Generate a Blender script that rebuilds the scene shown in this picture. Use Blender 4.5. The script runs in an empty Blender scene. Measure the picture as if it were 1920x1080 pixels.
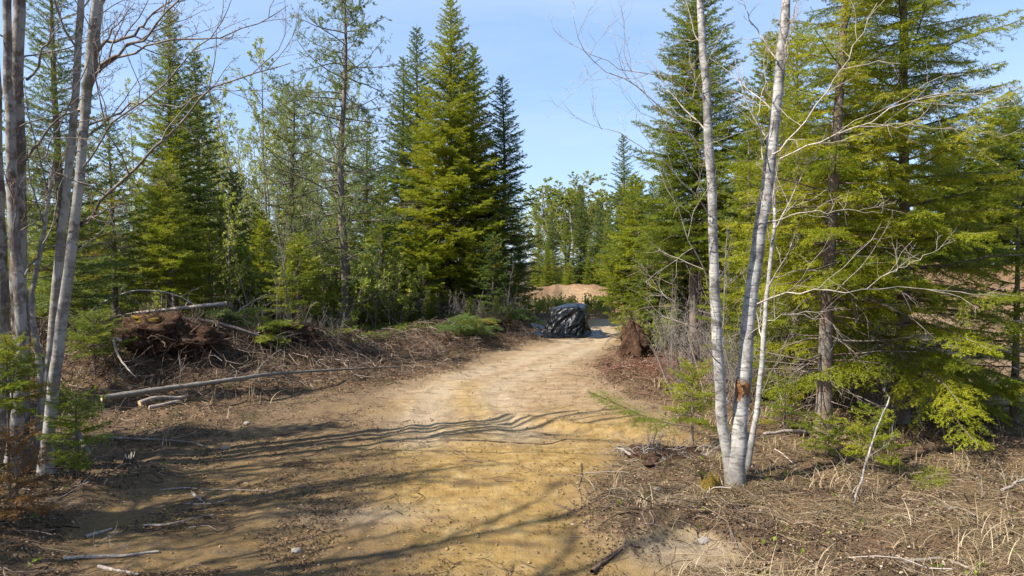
import bpy, math, random
import numpy as np
from mathutils import Vector, Matrix

SC = bpy.context.scene
COL = SC.collection
rng = np.random.default_rng(7)
rad = math.radians

# ------------------------------------------------------------------ camera maths
EYE = 3.0
FPX = 1280.0            # focal length in photo pixels (1920 wide)
PITCH = math.atan(40.0 / FPX)
cp, sp_ = math.cos(PITCH), math.sin(PITCH)

def ray(px, py):
    a = (px - 960.0) / FPX
    b = -(py - 540.0) / FPX
    return np.array([a, cp + b * sp_, -sp_ + b * cp])

def at(px, py, Y):
    d = ray(px, py)
    k = Y / d[1]
    return np.array([d[0] * k, Y, EYE + d[2] * k])

# ------------------------------------------------------------------ numpy noise
_perm = np.random.default_rng(3).random((256, 256))

def vnoise(x, y):
    x = np.asarray(x, float); y = np.asarray(y, float)
    xi = np.floor(x).astype(int); yi = np.floor(y).astype(int)
    fx = x - xi; fy = y - yi
    fx = fx * fx * fx * (fx * (fx * 6 - 15) + 10); fy = fy * fy * fy * (fy * (fy * 6 - 15) + 10)
    p = _perm
    a = p[xi & 255, yi & 255]; b = p[(xi + 1) & 255, yi & 255]
    c = p[xi & 255, (yi + 1) & 255]; d = p[(xi + 1) & 255, (yi + 1) & 255]
    return (a * (1 - fx) + b * fx) * (1 - fy) + (c * (1 - fx) + d * fx) * fy

def fbm(x, y, s, o=4, gain=.5):
    r = 0; amp = 1; tot = 0
    ca, sa = math.cos(.6), math.sin(.6)
    x = np.asarray(x, float) / s; y = np.asarray(y, float) / s
    for i in range(o):
        r = r + amp * vnoise(x + 17.3 * i, y - 9.1 * i); tot += amp
        x, y = (x * ca - y * sa) * 2.03, (x * sa + y * ca) * 2.03
        amp *= gain
    return r / tot

def sstep(a, b, x):
    t = np.clip((x - a) / (b - a), 0, 1)
    return t * t * (3 - 2 * t)

def gnd0(px, py):
    d = ray(px, py); k = -EYE / d[2]
    return (d[0] * k, d[1] * k)

def polyline_dist(x, y, pts):
    """distance, interpolated extra values and parameter along a polyline (pts: rows x, y, extra...)"""
    pts = np.asarray(pts, float)
    best = np.full(np.shape(x), 1e9); ext = np.zeros(np.shape(x)); sgn = np.zeros(np.shape(x))
    for a, b in zip(pts[:-1], pts[1:]):
        dx, dy = b[0] - a[0], b[1] - a[1]; l2 = dx * dx + dy * dy + 1e-9
        t = np.clip(((x - a[0]) * dx + (y - a[1]) * dy) / l2, 0, 1)
        d = np.hypot(x - a[0] - t * dx, y - a[1] - t * dy)
        m = d < best
        best = np.where(m, d, best)
        if pts.shape[1] > 2: ext = np.where(m, a[2] + t * (b[2] - a[2]), ext)
        sgn = np.where(m, np.sign((x - a[0]) * dy - (y - a[1]) * dx), sgn)
    return best, ext, sgn

def poly_sd(x, y, poly):
    """signed distance to a polygon, positive inside"""
    inside = np.zeros(np.shape(x), bool)
    n = len(poly)
    for i in range(n):
        x0, y0 = poly[i]; x1, y1 = poly[(i + 1) % n]
        c = ((y0 > y) != (y1 > y)) & (x < (x1 - x0) * (y - y0) / (y1 - y0 + 1e-12) + x0)
        inside ^= c
    d, _, _ = polyline_dist(x, y, [p for p in poly] + [poly[0]])
    return np.where(inside, d, -d)

# ------------------------------------------------------------------ terrain
SAND_POLY = [gnd0(*p) for p in [(-150, 1500), (60, 1080), (130, 990), (300, 890), (420, 800), (540, 752), (740, 722), (840, 690),
             (960, 655), (1010, 640), (1000, 618), (1060, 590), (1040, 560), (1040, 549), (1260, 549), (1225, 580), (1210, 600), (1165, 642),
             (1120, 680), (1128, 705), (1190, 750), (1300, 800), (1330, 826), (1190, 862), (1130, 915), (1140, 1010), (1200, 1080), (1300, 1500)]]
RIGHT_POLY = [(9.0, 11.2), (14, 10.0), (30, 14), (50, 30), (48, 46), (14, 40), (13.5, 26), (10.5, 15.5)]
FAR_POLY = [(-1.2, 43.5), (2.5, 42), (6, 39.5), (9.5, 40), (16, 42), (40, 42), (40, 66), (2, 66), (-2.5, 54)]
BERM = [(-18, 14.5, 1.25), (-14, 16.0, 1.45), (-11, 17.2, 1.4), (-8.6, 18.0, 1.35), (-6.4, 19.0, .95), (-5.0, 21.5, .6), (-3.0, 24.5, .5), (-.6, 28.5, .45), (.6, 32.5, .35)]
MOUNDS = [(6.2, 58, 1.6, 3.6, 2.6), (1.0, 57, 1.0, 2.4, 2.4), (8.8, 45.5, .95, 3.0, 1.8), (0.4, 46, 1.2, 1.4, 2.0),
          (34, 47, 3.3, 9, 4), (24, 46, 1.8, 5, 3), (16, 50, 1.4, 5, 3)]
# wheel tracks / spoil ridge on the track, as photo points on the flat ground
RIDGE = [(*gnd0(862, 715), .0), (*gnd0(868, 745), .01), (*gnd0(905, 772), .04), (*gnd0(990, 790), .14), (*gnd0(1090, 803), .17), (*gnd0(1200, 812), .16), (*gnd0(1290, 820), .06)]
TR_A = [gnd0(*p) for p in [(790, 830), (800, 800), (810, 750), (850, 712), (930, 688), (1020, 660), (1090, 634), (1130, 612), (1150, 590)]]
TR_B = [gnd0(*p) for p in [(970, 820), (940, 770), (925, 735), (965, 705), (1050, 676), (1115, 645), (1150, 618), (1165, 595)]]
TR_D = [gnd0(*p) for p in [(640, 800), (700, 765), (770, 735), (850, 708), (930, 690), (1010, 668), (1080, 648)]]
TR_E = [gnd0(*p) for p in [(850, 800), (838, 765), (850, 735), (900, 712), (990, 688), (1070, 660), (1120, 632), (1155, 606)]]
TR_C = [gnd0(*p) for p in [(300, 1080), (480, 930), (640, 850), (760, 790), (830, 760), (900, 735), (1000, 715), (1100, 690)]]

def clay(x, y):
    px_, py_ = gnd0(1285, 1035)
    return np.exp(-(((x - px_) / .62) ** 2 + ((y - py_) / .5) ** 2) ** 1.5) * 1.3

def masks(x, y):
    sd = poly_sd(x, y, SAND_POLY)
    sc = .18 + .03 * np.hypot(x, y)
    wob = (fbm(x, y, 1.6, 4) - .5) * 1.6
    sand = sstep(-.55, .55, (sd / (sc + .25)) + wob)
    sand = np.maximum(sand, np.clip(clay(x, y) * (.4 + 1.2 * fbm(x, y, .25, 3)), 0, 1))
    r = sstep(-.8, .8, poly_sd(x, y, RIGHT_POLY) + wob * 1.4)
    f = sstep(-.9, .9, poly_sd(x, y, FAR_POLY) + wob * 1.6) * (.35 + .65 * sstep(.28, .46, fbm(x + 11, y, 1.7, 4)))
    return sand, r, f

def sg_front(x, y):
    return (y - 16.6) < -.38 * (-11 - x) * 0 + np.interp(x, [-18, -14, -11, -8.6, -6.4, -5, -3, -.6], [-2.1, -.6, .6, 1.4, 2.4, 4.9, 7.9, 11.9])

def height(x, y, detail=True):
    x = np.asarray(x, float); y = np.asarray(y, float)
    sand, r, f = masks(x, y)
    dry = np.maximum(sand, np.maximum(r, f))
    h = (fbm(x, y, 5.0, 3) - .5) * .16
    h = h + (1 - dry) * (.10 + (fbm(x + 40, y, 1.1, 4) - .5) * .34)
    d, e, _ = polyline_dist(x, y, BERM)
    w = .75 + .55 * np.clip(e, .3, 1.4) * np.where(sg_front(x, y), 1.45, 1.)
    lump = .55 + .9 * fbm(x - 9, y + 31, 1.0, 5)
    h = h + e * np.exp(-(d / w) ** 2) * lump
    # front face steeper litter slope of the windrow
    for mx, my, mh, sx, sy in MOUNDS:
        g = np.exp(-(((x - mx) / sx) ** 2 + ((y - my) / sy) ** 2) ** 1.3)
        h = h + mh * g * (.72 + .5 * fbm(x, y, 1.9, 5))
    if detail:
        d, e, _ = polyline_dist(x, y, RIDGE)
        h = h + e * .65 * np.exp(-(d / .22) ** 2) * (.35 + 1.3 * fbm(x, y, .22, 4)) - e * .3 * np.exp(-((d - .45) / .3) ** 2)
        for tr in (TR_A, TR_B, TR_C, TR_D, TR_E):
            d, _, _ = polyline_dist(x + (fbm(x, y, 2, 2) - .5) * .25, y + (fbm(x + 9, y, 2, 2) - .5) * .25, tr)
            k = sand * (.4 + .9 * fbm(x, y, 2.5, 2))
            h = h - .022 * k * np.exp(-(d / .17) ** 2) + .014 * k * np.exp(-((d - .33) / .1) ** 2)
        # raked / scraped streaks and clods on the bare dirt
        h = h + sand * ((fbm(x * .35 + y * .25, y * 1.6 - x * .3, .35, 3) - .5) * .022 + (fbm(x, y, .16, 3) - .5) * .034)
        h = h + (1 - dry) * (fbm(x, y, .25, 3) - .5) * .10
    far = sstep(70, 400, np.hypot(x, y))
    return h + far * 3.0

def gz(x, y):
    return float(height(np.array([x]), np.array([y]))[0])

# ------------------------------------------------------------------ mesh builder
class MB:
    def __init__(self):
        self.v = []; self.f = []; self.n = 0
    def add(self, v, f, mat=0, tint=.5, smooth=False):
        v = np.asarray(v, np.float32).reshape(-1, 3); f = np.asarray(f, np.int64)
        if len(f) == 0: return
        t = np.broadcast_to(np.asarray(tint, np.float32), (len(f),))
        self.f.append((f + self.n, mat, t, smooth)); self.v.append(v); self.n += len(v)
    def mesh(self, name, mats, off=(0, 0, 0)):
        me = bpy.data.meshes.new(name)
        V = np.concatenate(self.v) - np.asarray(off, np.float32)
        me.vertices.add(len(V)); me.vertices.foreach_set('co', V.astype(np.float32).ravel())
        loops = np.concatenate([f.ravel() for f, *_ in self.f])
        tot = np.concatenate([np.full(len(f), f.shape[1]) for f, *_ in self.f])
        start = np.concatenate([[0], np.cumsum(tot)[:-1]])
        me.loops.add(len(loops)); me.loops.foreach_set('vertex_index', loops.astype(np.int32))
        me.polygons.add(len(tot))
        me.polygons.foreach_set('loop_start', start.astype(np.int32))
        me.polygons.foreach_set('material_index', np.concatenate([np.full(len(f), m) for f, m, *_ in self.f]).astype(np.int32))
        me.polygons.foreach_set('use_smooth', np.concatenate([np.full(len(f), s) for f, _, _, s in self.f]).astype(bool))
        a = me.attributes.new('tint', 'FLOAT', 'FACE')
        a.data.foreach_set('value', np.concatenate([t for _, _, t, _ in self.f]).astype(np.float32))
        for m in mats: me.materials.append(m)
        me.update(calc_edges=True)
        return me
    def build(self, name, mats, parent=None, off=(0, 0, 0)):
        if not isinstance(mats, (list, tuple)): mats = [mats]
        return link(name, self.mesh(name, mats, off), parent)

def link(name, me, parent=None):
    o = bpy.data.objects.new(name, me); COL.objects.link(o)
    if parent: o.parent = parent
    return o

def tag(o, label=None, cat=None, group=None, kind=None):
    if label: o['label'] = label
    if cat: o['category'] = cat
    if group: o['group'] = group
    if kind: o['kind'] = kind
    return o

def thing(name, label, cat, loc, group=None, rz=0., sc=1.):
    o = bpy.data.objects.new(name, None); COL.objects.link(o)
    o.empty_display_size = .2
    o.location = [float(c) for c in loc]; o.rotation_euler = (0, 0, rz); o.scale = (sc, sc, sc) if np.isscalar(sc) else sc
    return tag(o, label, cat, group)

def norm(a):
    return a / (np.linalg.norm(a, axis=-1, keepdims=True) + 1e-9)

def tubes(mb, P, R, sides=6, mat=0, tint=.5, cap=False, lump=0.):
    P = np.asarray(P, float)
    if P.ndim == 2: P = P[None]
    N, K, _ = P.shape
    R = np.broadcast_to(np.asarray(R, float), (N, K))
    T = norm(np.gradient(P, axis=1))
    mean = norm(P[:, -1] - P[:, 0])
    ref = np.where(np.abs(mean[:, 2:3]) > .75, np.array([[1., .2, 0]]), np.array([[0, .1, 1.]]))
    S = norm(np.cross(T, ref[:, None, :])); U = np.cross(S, T)
    a = np.arange(sides) / sides * 2 * math.pi
    rr = R[:, :, None]
    if lump: rr = rr * (1 + lump * (rng.random((N, K, sides)) - .5) * 2)
    ring = P[:, :, None, :] + rr[..., None] * (np.cos(a)[None, None, :, None] * S[:, :, None, :] + np.sin(a)[None, None, :, None] * U[:, :, None, :])
    idx = np.arange(N * K * sides).reshape(N, K, sides)
    q = np.stack([idx[:, :-1], np.roll(idx, -1, 2)[:, :-1], np.roll(idx, -1, 2)[:, 1:], idx[:, 1:]], -1).reshape(-1, 4)
    t = np.repeat(np.broadcast_to(np.asarray(tint, float), (N,)), (K - 1) * sides)
    mb.add(ring, q, mat, t, True)
    if cap:
        n0 = mb.n
        mb.add(np.concatenate([ring[:, 0].reshape(-1, 3), ring[:, -1].reshape(-1, 3)]),
               np.concatenate([np.arange(N * sides).reshape(N, sides)[:, ::-1], N * sides + np.arange(N * sides).reshape(N, sides)]),
               mat if cap is True else cap, 1.0, False)

def spline(pts, K):
    """Catmull-Rom through control points (n, d), K samples"""
    p = np.asarray(pts, float)
    p = np.vstack([2 * p[0] - p[1], p, 2 * p[-1] - p[-2]])
    n = len(p) - 3
    u = np.linspace(0, n - 1e-6, K); i = u.astype(int); t = (u - i)[:, None]
    a, b, c, d = p[i], p[i + 1], p[i + 2], p[i + 3]
    return .5 * (2 * b + (c - a) * t + (2 * a - 5 * b + 4 * c - d) * t * t + (3 * b - a - 3 * c + d) * t ** 3)

def grow(P0, D0, L, K=6, wob=.12, up=0.05, r=None):
    r = r or rng
    N = len(P0); P = np.empty((N, K, 3)); P[:, 0] = P0; d = norm(np.asarray(D0, float)); st = (np.asarray(L) / (K - 1))[:, None]
    for k in range(1, K):
        d = norm(d + r.normal(0, wob, (N, 3)) + np.array([0, 0, up]))
        P[:, k] = P[:, k - 1] + d * st
    return P

def spawn(P, n, t0=.2, t1=1., ang=45, r=None):
    """n children per curve: start points, directions, parent index, parameter"""
    r = r or rng
    N, K, _ = P.shape
    pi = np.repeat(np.arange(N), n)
    t = t0 + (t1 - t0) * ((np.tile(np.arange(n), N) + r.random(N * n)) / n)
    u = t * (K - 1 - 1e-6); i = u.astype(int); f = (u - i)[:, None]
    pos = P[pi, i] * (1 - f) + P[pi, i + 1] * f
    T = norm(P[pi, i + 1] - P[pi, i])
    rv = norm(np.cross(T, r.normal(0, 1, T.shape)))
    a = np.radians(ang + r.normal(0, 10, len(t)))[:, None]
    return pos, T * np.cos(a) + rv * np.sin(a), pi, t

def needles(mb, P, D, L, n, nl, nw, tint, mat=1, fwd=.75, r=None, updown=.55):
    """needle blades along twig segments"""
    r = r or rng
    N = len(P); M = N * n
    t = (np.tile(np.arange(n), N) + r.random(M)) / n
    Pi = np.repeat(P, n, 0); Di = np.repeat(norm(D), n, 0); Li = np.repeat(L, n)
    base = Pi + Di * (Li * t)[:, None]
    S = norm(np.cross(Di, np.array([0.02, 0.01, 1.]))); U = np.cross(S, Di)
    ph = r.random(M) * 2 * math.pi
    rd = np.cos(ph)[:, None] * S + (np.sin(ph) * updown + .12)[:, None] * U
    d = norm(rd + fwd * Di + r.normal(0, .12, (M, 3)))
    w = norm(np.cross(d, U + .5 * r.normal(0, 1, (M, 3)))) * (nw * .5)
    ln = nl * (.7 + .6 * r.random(M))[:, None]
    tip = base + d * ln
    mid = base + d * ln * .45
    V = np.stack([base - w * .35, mid - w, tip, mid + w], 1).reshape(-1, 3)
    F = np.arange(M * 4).reshape(M, 4)
    tt = np.repeat(np.broadcast_to(tint, (N,)), n) + r.normal(0, .05, M)
    mb.add(V, F, mat, np.clip(tt, 0, 1))

def bough(L, sp, a, b, r, wide=.42, hang=.08, bare=.12, seg=.11):
    """twig segments (P, D, L) of one flat spray bough along +X, and its axis polyline"""
    n = max(6, int(L / sp) * 2)
    t = np.clip(np.linspace(bare, .98, n) + r.normal(0, .012, n), .03, 1)
    yb = r.normal(0, .08); zb = r.normal(0, .02)
    ax = lambda u: np.stack([L * u, L * yb * u * u, L * (a * u + b * u * u) + L * zb * np.sin(u * 5)], -1)
    C = ax(t); T = norm(np.stack([np.ones(n), 2 * yb * t, a + 2 * b * t], -1))
    side = np.where(np.arange(n) % 2 == 0, 1., -1.)
    ls = np.minimum(L * wide * (1 - t) ** .65 * (.45 + .55 * sstep(0, .35, t)) * r.uniform(.6, 1.15, n) + .05, .95)
    th = np.radians(r.uniform(44, 64, n))
    Yv = np.stack([-T[:, 1], T[:, 0], np.zeros(n)], -1)
    D = norm(T * np.cos(th)[:, None] + Yv * (np.sin(th) * side)[:, None] + np.stack([np.zeros(n), np.zeros(n), r.normal(0, .20, n) - hang], -1))
    m = np.maximum(1, np.ceil(ls / seg).astype(int))
    pi = np.repeat(np.arange(n), m); k = np.arange(len(pi)) - np.repeat(np.cumsum(m) - m, m)
    sl = (ls / m)[pi]
    sag = -hang * .9 * (k * sl) ** 2
    P1 = C[pi] + D[pi] * (k * sl)[:, None]; P1[:, 2] += sag
    D1 = D[pi].copy(); D1[:, 2] -= hang * 1.2 * k * sl
    # secondary twigs
    q = np.maximum(0, (ls / (sp * .8)).astype(int)) * 2
    qi = np.repeat(np.arange(n), q); kk = np.arange(len(qi)) - np.repeat(np.cumsum(q) - q, q)
    u = (kk // 2 + r.random(len(qi))) * sp * .8
    s2 = np.where(kk % 2 == 0, 1., -1.)
    E = norm(np.cross(np.array([0, 0, 1.]), D[qi]))
    a2 = np.radians(r.uniform(35, 55, len(qi)))
    P2 = C[qi] + D[qi] * u[:, None]; P2[:, 2] += -hang * .9 * u ** 2
    D2 = norm(D[qi] * np.cos(a2)[:, None] + E * (np.sin(a2) * s2)[:, None] + np.stack([np.zeros(len(qi)), np.zeros(len(qi)), r.normal(.04, .34, len(qi)) - hang * .8], -1))
    L2 = np.clip(.55 * (ls[qi] - u) + .04, .04, .17) * r.uniform(.7, 1.2, len(qi))
    # leader
    na = max(3, int(L * .8 / seg)); ta = np.linspace(max(bare, .2), 1, na + 1)
    A = ax(ta); P3 = A[:-1]; D3 = A[1:] - A[:-1]; L3 = np.linalg.norm(D3, axis=1)
    axis = ax(np.linspace(0, 1, 7))
    return np.vstack([P1, P2, P3]), np.vstack([D1, D2, norm(D3)]), np.concatenate([sl, L2, L3]), axis

def rotz(v, a):
    c, s = math.cos(a), math.sin(a)
    o = v.copy(); o[..., 0] = v[..., 0] * c - v[..., 1] * s; o[..., 1] = v[..., 0] * s + v[..., 1] * c
    return o

def conifer(name, H, R, hb, nb, mats, sp=.13, nl=.05, nw=.012, nn=8, p=.85, seed=1, dead=25, trunk_r=None, tilt=(0, 0),
            bot=-.25, rise=.7, curve=.12, wide=.42, hang=.08, tint=.5, var=.20, dry=.02, bare=.12, taper_low=.25, dead_h=None, jit=.25, azmask=None, hpow=.95):
    """(trunk mesh, crown mesh) of one conifer standing on the origin. mats: bark, needles"""
    r = np.random.default_rng(seed)
    tr = trunk_r or H * .0105 + .02
    K = 14
    hs = np.linspace(-.25, H, K)
    wx, wy = r.normal(0, .012 * H ** .5, 2)
    ctr = lambda h: np.stack([tilt[0] * h + wx * np.sin(h * .6), tilt[1] * h + wy * np.sin(h * .5 + 1), h], -1)
    nb = int(nb * 1.55)
    tm = MB()
    rr = tr * (1 - np.clip(hs, 0, H) / H) ** .8 + .006; rr[0] *= 1.55; rr[1] *= 1.08
    tubes(tm, ctr(hs)[None], rr[None], 10, 0, .5, lump=.06)
    # bare dead limbs below and inside the crown
    if dead:
        dh = r.uniform(.04 * H, (dead_h or (hb + .35 * (H - hb))), dead)
        az = r.random(dead) * 2 * math.pi
        d0 = np.stack([np.cos(az), np.sin(az), r.normal(-.1, .2, dead)], -1)
        ln = np.minimum(R * r.uniform(.35, .95, dead), .4 + dh * .8)
        B = grow(ctr(dh), d0, ln, 6, .10, -.03, r)
        tubes(tm, B, (np.linspace(1, .25, 6)[None] * (.006 + .0075 * ln)[:, None]), 4, 0, .2 + .5 * r.random(dead))
        s, d, pi, t = spawn(B, 5, .25, .98, 50, r)
        ch = grow(s, d, ln[pi] * r.uniform(.12, .4, len(pi)), 4, .12, -.02, r)
        tubes(tm, ch, np.linspace(1, .4, 4)[None] * .0045 * np.ones((len(pi), 1)), 3, 0, .2 + .6 * r.random(len(pi)))
    cm = MB()
    PP, DD, LL, TT = [], [], [], []
    f = ((np.arange(nb) + r.random(nb) * .8) / nb) ** hpow
    az = np.arange(nb) * 2.399963 + r.normal(0, jit, nb)
    axs = []; axl = []
    for i in range(nb):
        h = hb + f[i] * (H * .985 - hb)
        L = R * (1 - f[i]) ** p * r.uniform(.68, 1.12) * (1 - taper_low * (1 - min(1, f[i] / .18))) + .16
        if azmask is not None and azmask(az[i] % (2 * math.pi), f[i], r): continue
        a = bot + (rise - bot) * f[i] ** .8 + r.normal(0, .07)
        P, D, Ls, axis = bough(L, sp, a, curve * (1 - f[i]) + r.normal(0, .03), r, wide, hang, bare if f[i] < .5 else .06)
        c = ctr(np.array(h))
        PP.append(rotz(P, az[i]) + c); DD.append(rotz(D, az[i])); LL.append(Ls)
        bt = tint + r.normal(0, var)
        tt = bt + r.normal(0, .05, len(P))
        if r.random() < dry: tt = np.full(len(P), .97)
        tt = np.where(r.random(len(P)) < dry * .6, .96, np.minimum(tt, .9))
        TT.append(tt)
        axs.append(rotz(axis, az[i]) + c); axl.append(L)
    # leader spike
    hl = np.linspace(H * .95, H * 1.0, 5)[:-1]
    PP.append(ctr(hl)); DD.append(np.tile([0, 0, 1.], (4, 1))); LL.append(np.full(4, H * .0125)); TT.append(np.full(4, tint))
    axs = np.stack(axs); axl = np.array(axl)
    tubes(cm, axs, np.linspace(1, .22, 7)[None] * (.005 + .0075 * axl)[:, None], 4, 0, .3)
    needles(cm, np.vstack(PP), np.vstack(DD), np.concatenate(LL), nn, nl, nw, np.concatenate(TT), 1, r=r)
    return tm.mesh(name + '_trunk', [mats[0]]), cm.mesh(name + '_crown', list(mats))

# ------------------------------------------------------------------ materials
def new_mat(name):
    m = bpy.data.materials.new(name); m.use_nodes = True
    nt = m.node_tree; nt.nodes.clear()
    out = nt.nodes.new('ShaderNodeOutputMaterial')
    return m, nt, out

class NT:
    def __init__(self, nt): self.nt = nt
    def n(self, t, **k):
        o = self.nt.nodes.new(t)
        for a, b in k.items(): setattr(o, a, b)
        return o
    def l(self, a, b): self.nt.links.new(a, b)
    def coord(self, scale=(1, 1, 1)):
        c = self.n('ShaderNodeTexCoord'); m = self.n('ShaderNodeMapping'); m.inputs['Scale'].default_value = scale
        self.l(c.outputs['Object'], m.inputs['Vector']); return m.outputs['Vector']
    def noise(self, scale, detail=4, rough=.6, vec=None, dist=0.):
        o = self.n('ShaderNodeTexNoise'); o.inputs['Scale'].default_value = scale; o.inputs['Detail'].default_value = detail
        o.inputs['Roughness'].default_value = rough; o.inputs['Distortion'].default_value = dist
        self.l(vec if vec is not None else self.coord(), o.inputs['Vector']); return o.outputs['Fac']
    def ramp(self, fac, stops, interp='LINEAR'):
        o = self.n('ShaderNodeValToRGB'); o.color_ramp.interpolation = interp
        e = o.color_ramp.elements
        while len(e) < len(stops): e.new(.5)
        for s, (p, c) in zip(e, stops):
            s.position = p; s.color = (*c, 1) if not np.isscalar(c) else (c, c, c, 1)
        self.l(fac, o.inputs['Fac']); return o.outputs['Color']
    def mix(self, fac, a, b, mode='MIX'):
        o = self.n('ShaderNodeMix', data_type='RGBA', blend_type=mode)
        for s, v in ((o.inputs[0], fac), (o.inputs[6], a), (o.inputs[7], b)):
            if isinstance(v, (int, float)): s.default_value = v
            elif isinstance(v, tuple): s.default_value = (*v, 1)
            else: self.l(v, s)
        return o.outputs[2]
    def math(self, op, a, b=0., clamp=False):
        o = self.n('ShaderNodeMath', operation=op, use_clamp=clamp)
        for s, v in ((o.inputs[0], a), (o.inputs[1], b)):
            if isinstance(v, (int, float)): s.default_value = v
            else: self.l(v, s)
        return o.outputs[0]
    def attr(self, name):
        o = self.n('ShaderNodeAttribute', attribute_name=name); return o.outputs['Fac']
    def bump(self, h, strength=.5, dist=.02, normal=None):
        o = self.n('ShaderNodeBump'); o.inputs['Strength'].default_value = strength; o.inputs['Distance'].default_value = dist
        self.l(h, o.inputs['Height'])
        if normal is not None: self.l(normal, o.inputs['Normal'])
        return o.outputs['Normal']
    def bsdf(self, color, rough=.8, normal=None, spec=.25):
        o = self.n('ShaderNodeBsdfPrincipled')
        if isinstance(color, tuple): o.inputs['Base Color'].default_value = (*color, 1)
        else: self.l(color, o.inputs['Base Color'])
        if isinstance(rough, (int, float)): o.inputs['Roughness'].default_value = rough
        else: self.l(rough, o.inputs['Roughness'])
        o.inputs['Specular IOR Level'].default_value = spec
        if normal is not None: self.l(normal, o.inputs['Normal'])
        return o.outputs[0]

def needle_mat(name, stops, trans=.42, rough=.5, hue=.0):
    m, nt, out = new_mat(name); N = NT(nt)
    t = N.attr('tint')
    oi = N.n('ShaderNodeObjectInfo')
    t = N.math('ADD', t, N.math('MULTIPLY', N.math('SUBTRACT', oi.outputs['Random'], .5), .16))
    c = N.ramp(t, stops)
    b = N.bsdf(c, rough, spec=.3)
    tr = N.n('ShaderNodeBsdfTranslucent'); N.l(N.mix(.45, c, (.42, .44, .03), 'MIX'), tr.inputs['Color'])
    mx = N.n('ShaderNodeMixShader'); mx.inputs[0].default_value = trans
    N.l(b, mx.inputs[1]); N.l(tr.outputs[0], mx.inputs[2]); N.l(mx.outputs[0], out.inputs['Surface'])
    return m

DEAD = (.95, (.27, .14, .02))
M = {}
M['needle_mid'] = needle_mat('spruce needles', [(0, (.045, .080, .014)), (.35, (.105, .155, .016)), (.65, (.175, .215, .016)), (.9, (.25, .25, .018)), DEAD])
M['needle_bright'] = needle_mat('sunny spruce needles', [(0, (.10, .15, .012)), (.3, (.20, .23, .012)), (.6, (.27, .295, .016)), (.9, (.34, .335, .02)), DEAD])  # brighter needle copy with the tone of sunlit foliage in its colour
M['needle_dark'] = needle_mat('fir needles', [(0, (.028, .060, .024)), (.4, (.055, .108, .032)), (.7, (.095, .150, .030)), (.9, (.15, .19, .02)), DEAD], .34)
M['needle_larch'] = needle_mat('larch needles', [(0, (.11, .17, .06)), (.5, (.17, .23, .08)), (.9, (.25, .28, .07)), DEAD], .4)
M['needle_dead'] = needle_mat('dead needles', [(0, (.12, .05, .02)), (.6, (.24, .10, .03)), (1, (.33, .17, .05))], .25)
M['leaf_spring'] = needle_mat('young leaves', [(0, (.17, .23, .04)), (.5, (.28, .33, .06)), (.85, (.40, .40, .10)), (1, (.4, .27, .10))], .6)
M['bud_red'] = needle_mat('maple buds', [(0, (.10, .02, .02)), (.6, (.22, .05, .04)), (1, (.3, .16, .06))], .2)

def bark_mat(name, dark, mid, light, sx=14, sz=5, bump=.9, patch=None, moss=0.):
    m, nt, out = new_mat(name); N = NT(nt)
    v = N.coord((sx, sx, sz)); n1 = N.noise(1.0, 6, .7, v)
    c = N.ramp(n1, [(.3, dark), (.52, mid), (.72, light)])
    n2 = N.noise(3.2, 5, .65)
    if patch: c = N.mix(N.ramp(n2, [(.47, 0.), (.54, 1.)]), c, N.mix(N.noise(40, 3), patch, tuple(x * .6 for x in patch)))
    if moss: c = N.mix(N.math('MULTIPLY', N.ramp(N.noise(2.3, 5, .7), [(.55, 0.), (.66, 1.)]), moss), c, (.075, .07, .018))
    t = N.attr('tint'); c = N.mix(N.math('MULTIPLY', t, .5), c, light)
    nb = N.bump(N.math('ADD', n1, N.math('MULTIPLY', N.noise(60, 4), .4)), bump, .012)
    N.l(N.bsdf(c, .9, nb, .15), out.inputs['Surface']); return m

M['bark_spruce'] = bark_mat('spruce bark', (.04, .027, .02), (.115, .078, .058), (.235, .175, .14), 22, 9, 1., (.19, .17, .145))
M['bark_maple'] = bark_mat('maple bark', (.05, .042, .037), (.17, .148, .13), (.34, .31, .285), 12, 26, .8, (.38, .36, .32), .75)
M['bark_grey'] = bark_mat('grey bark', (.07, .058, .05), (.17, .145, .125), (.32, .285, .25), 12, 9, .6)
M['bark_mossy'] = bark_mat('old mossy bark', (.035, .025, .02), (.11, .085, .072), (.26, .23, .21), 13, 6, 1., (.33, .31, .285), 1.)
M['bark_larch'] = bark_mat('larch bark', (.05, .04, .033), (.13, .105, .085), (.25, .21, .18), 14, 5, 1.)
M['deadwood'] = bark_mat('weathered wood', (.09, .07, .055), (.22, .185, .155), (.42, .37, .32), 30, 4, .6)
M['root'] = bark_mat('rooty brown wood', (.022, .015, .011), (.075, .048, .035), (.21, .145, .105), 20, 20, .8)
M['cut_wood'] = bark_mat('fresh split wood', (.30, .18, .09), (.48, .32, .17), (.62, .48, .30), 40, 4, .5)

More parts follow.
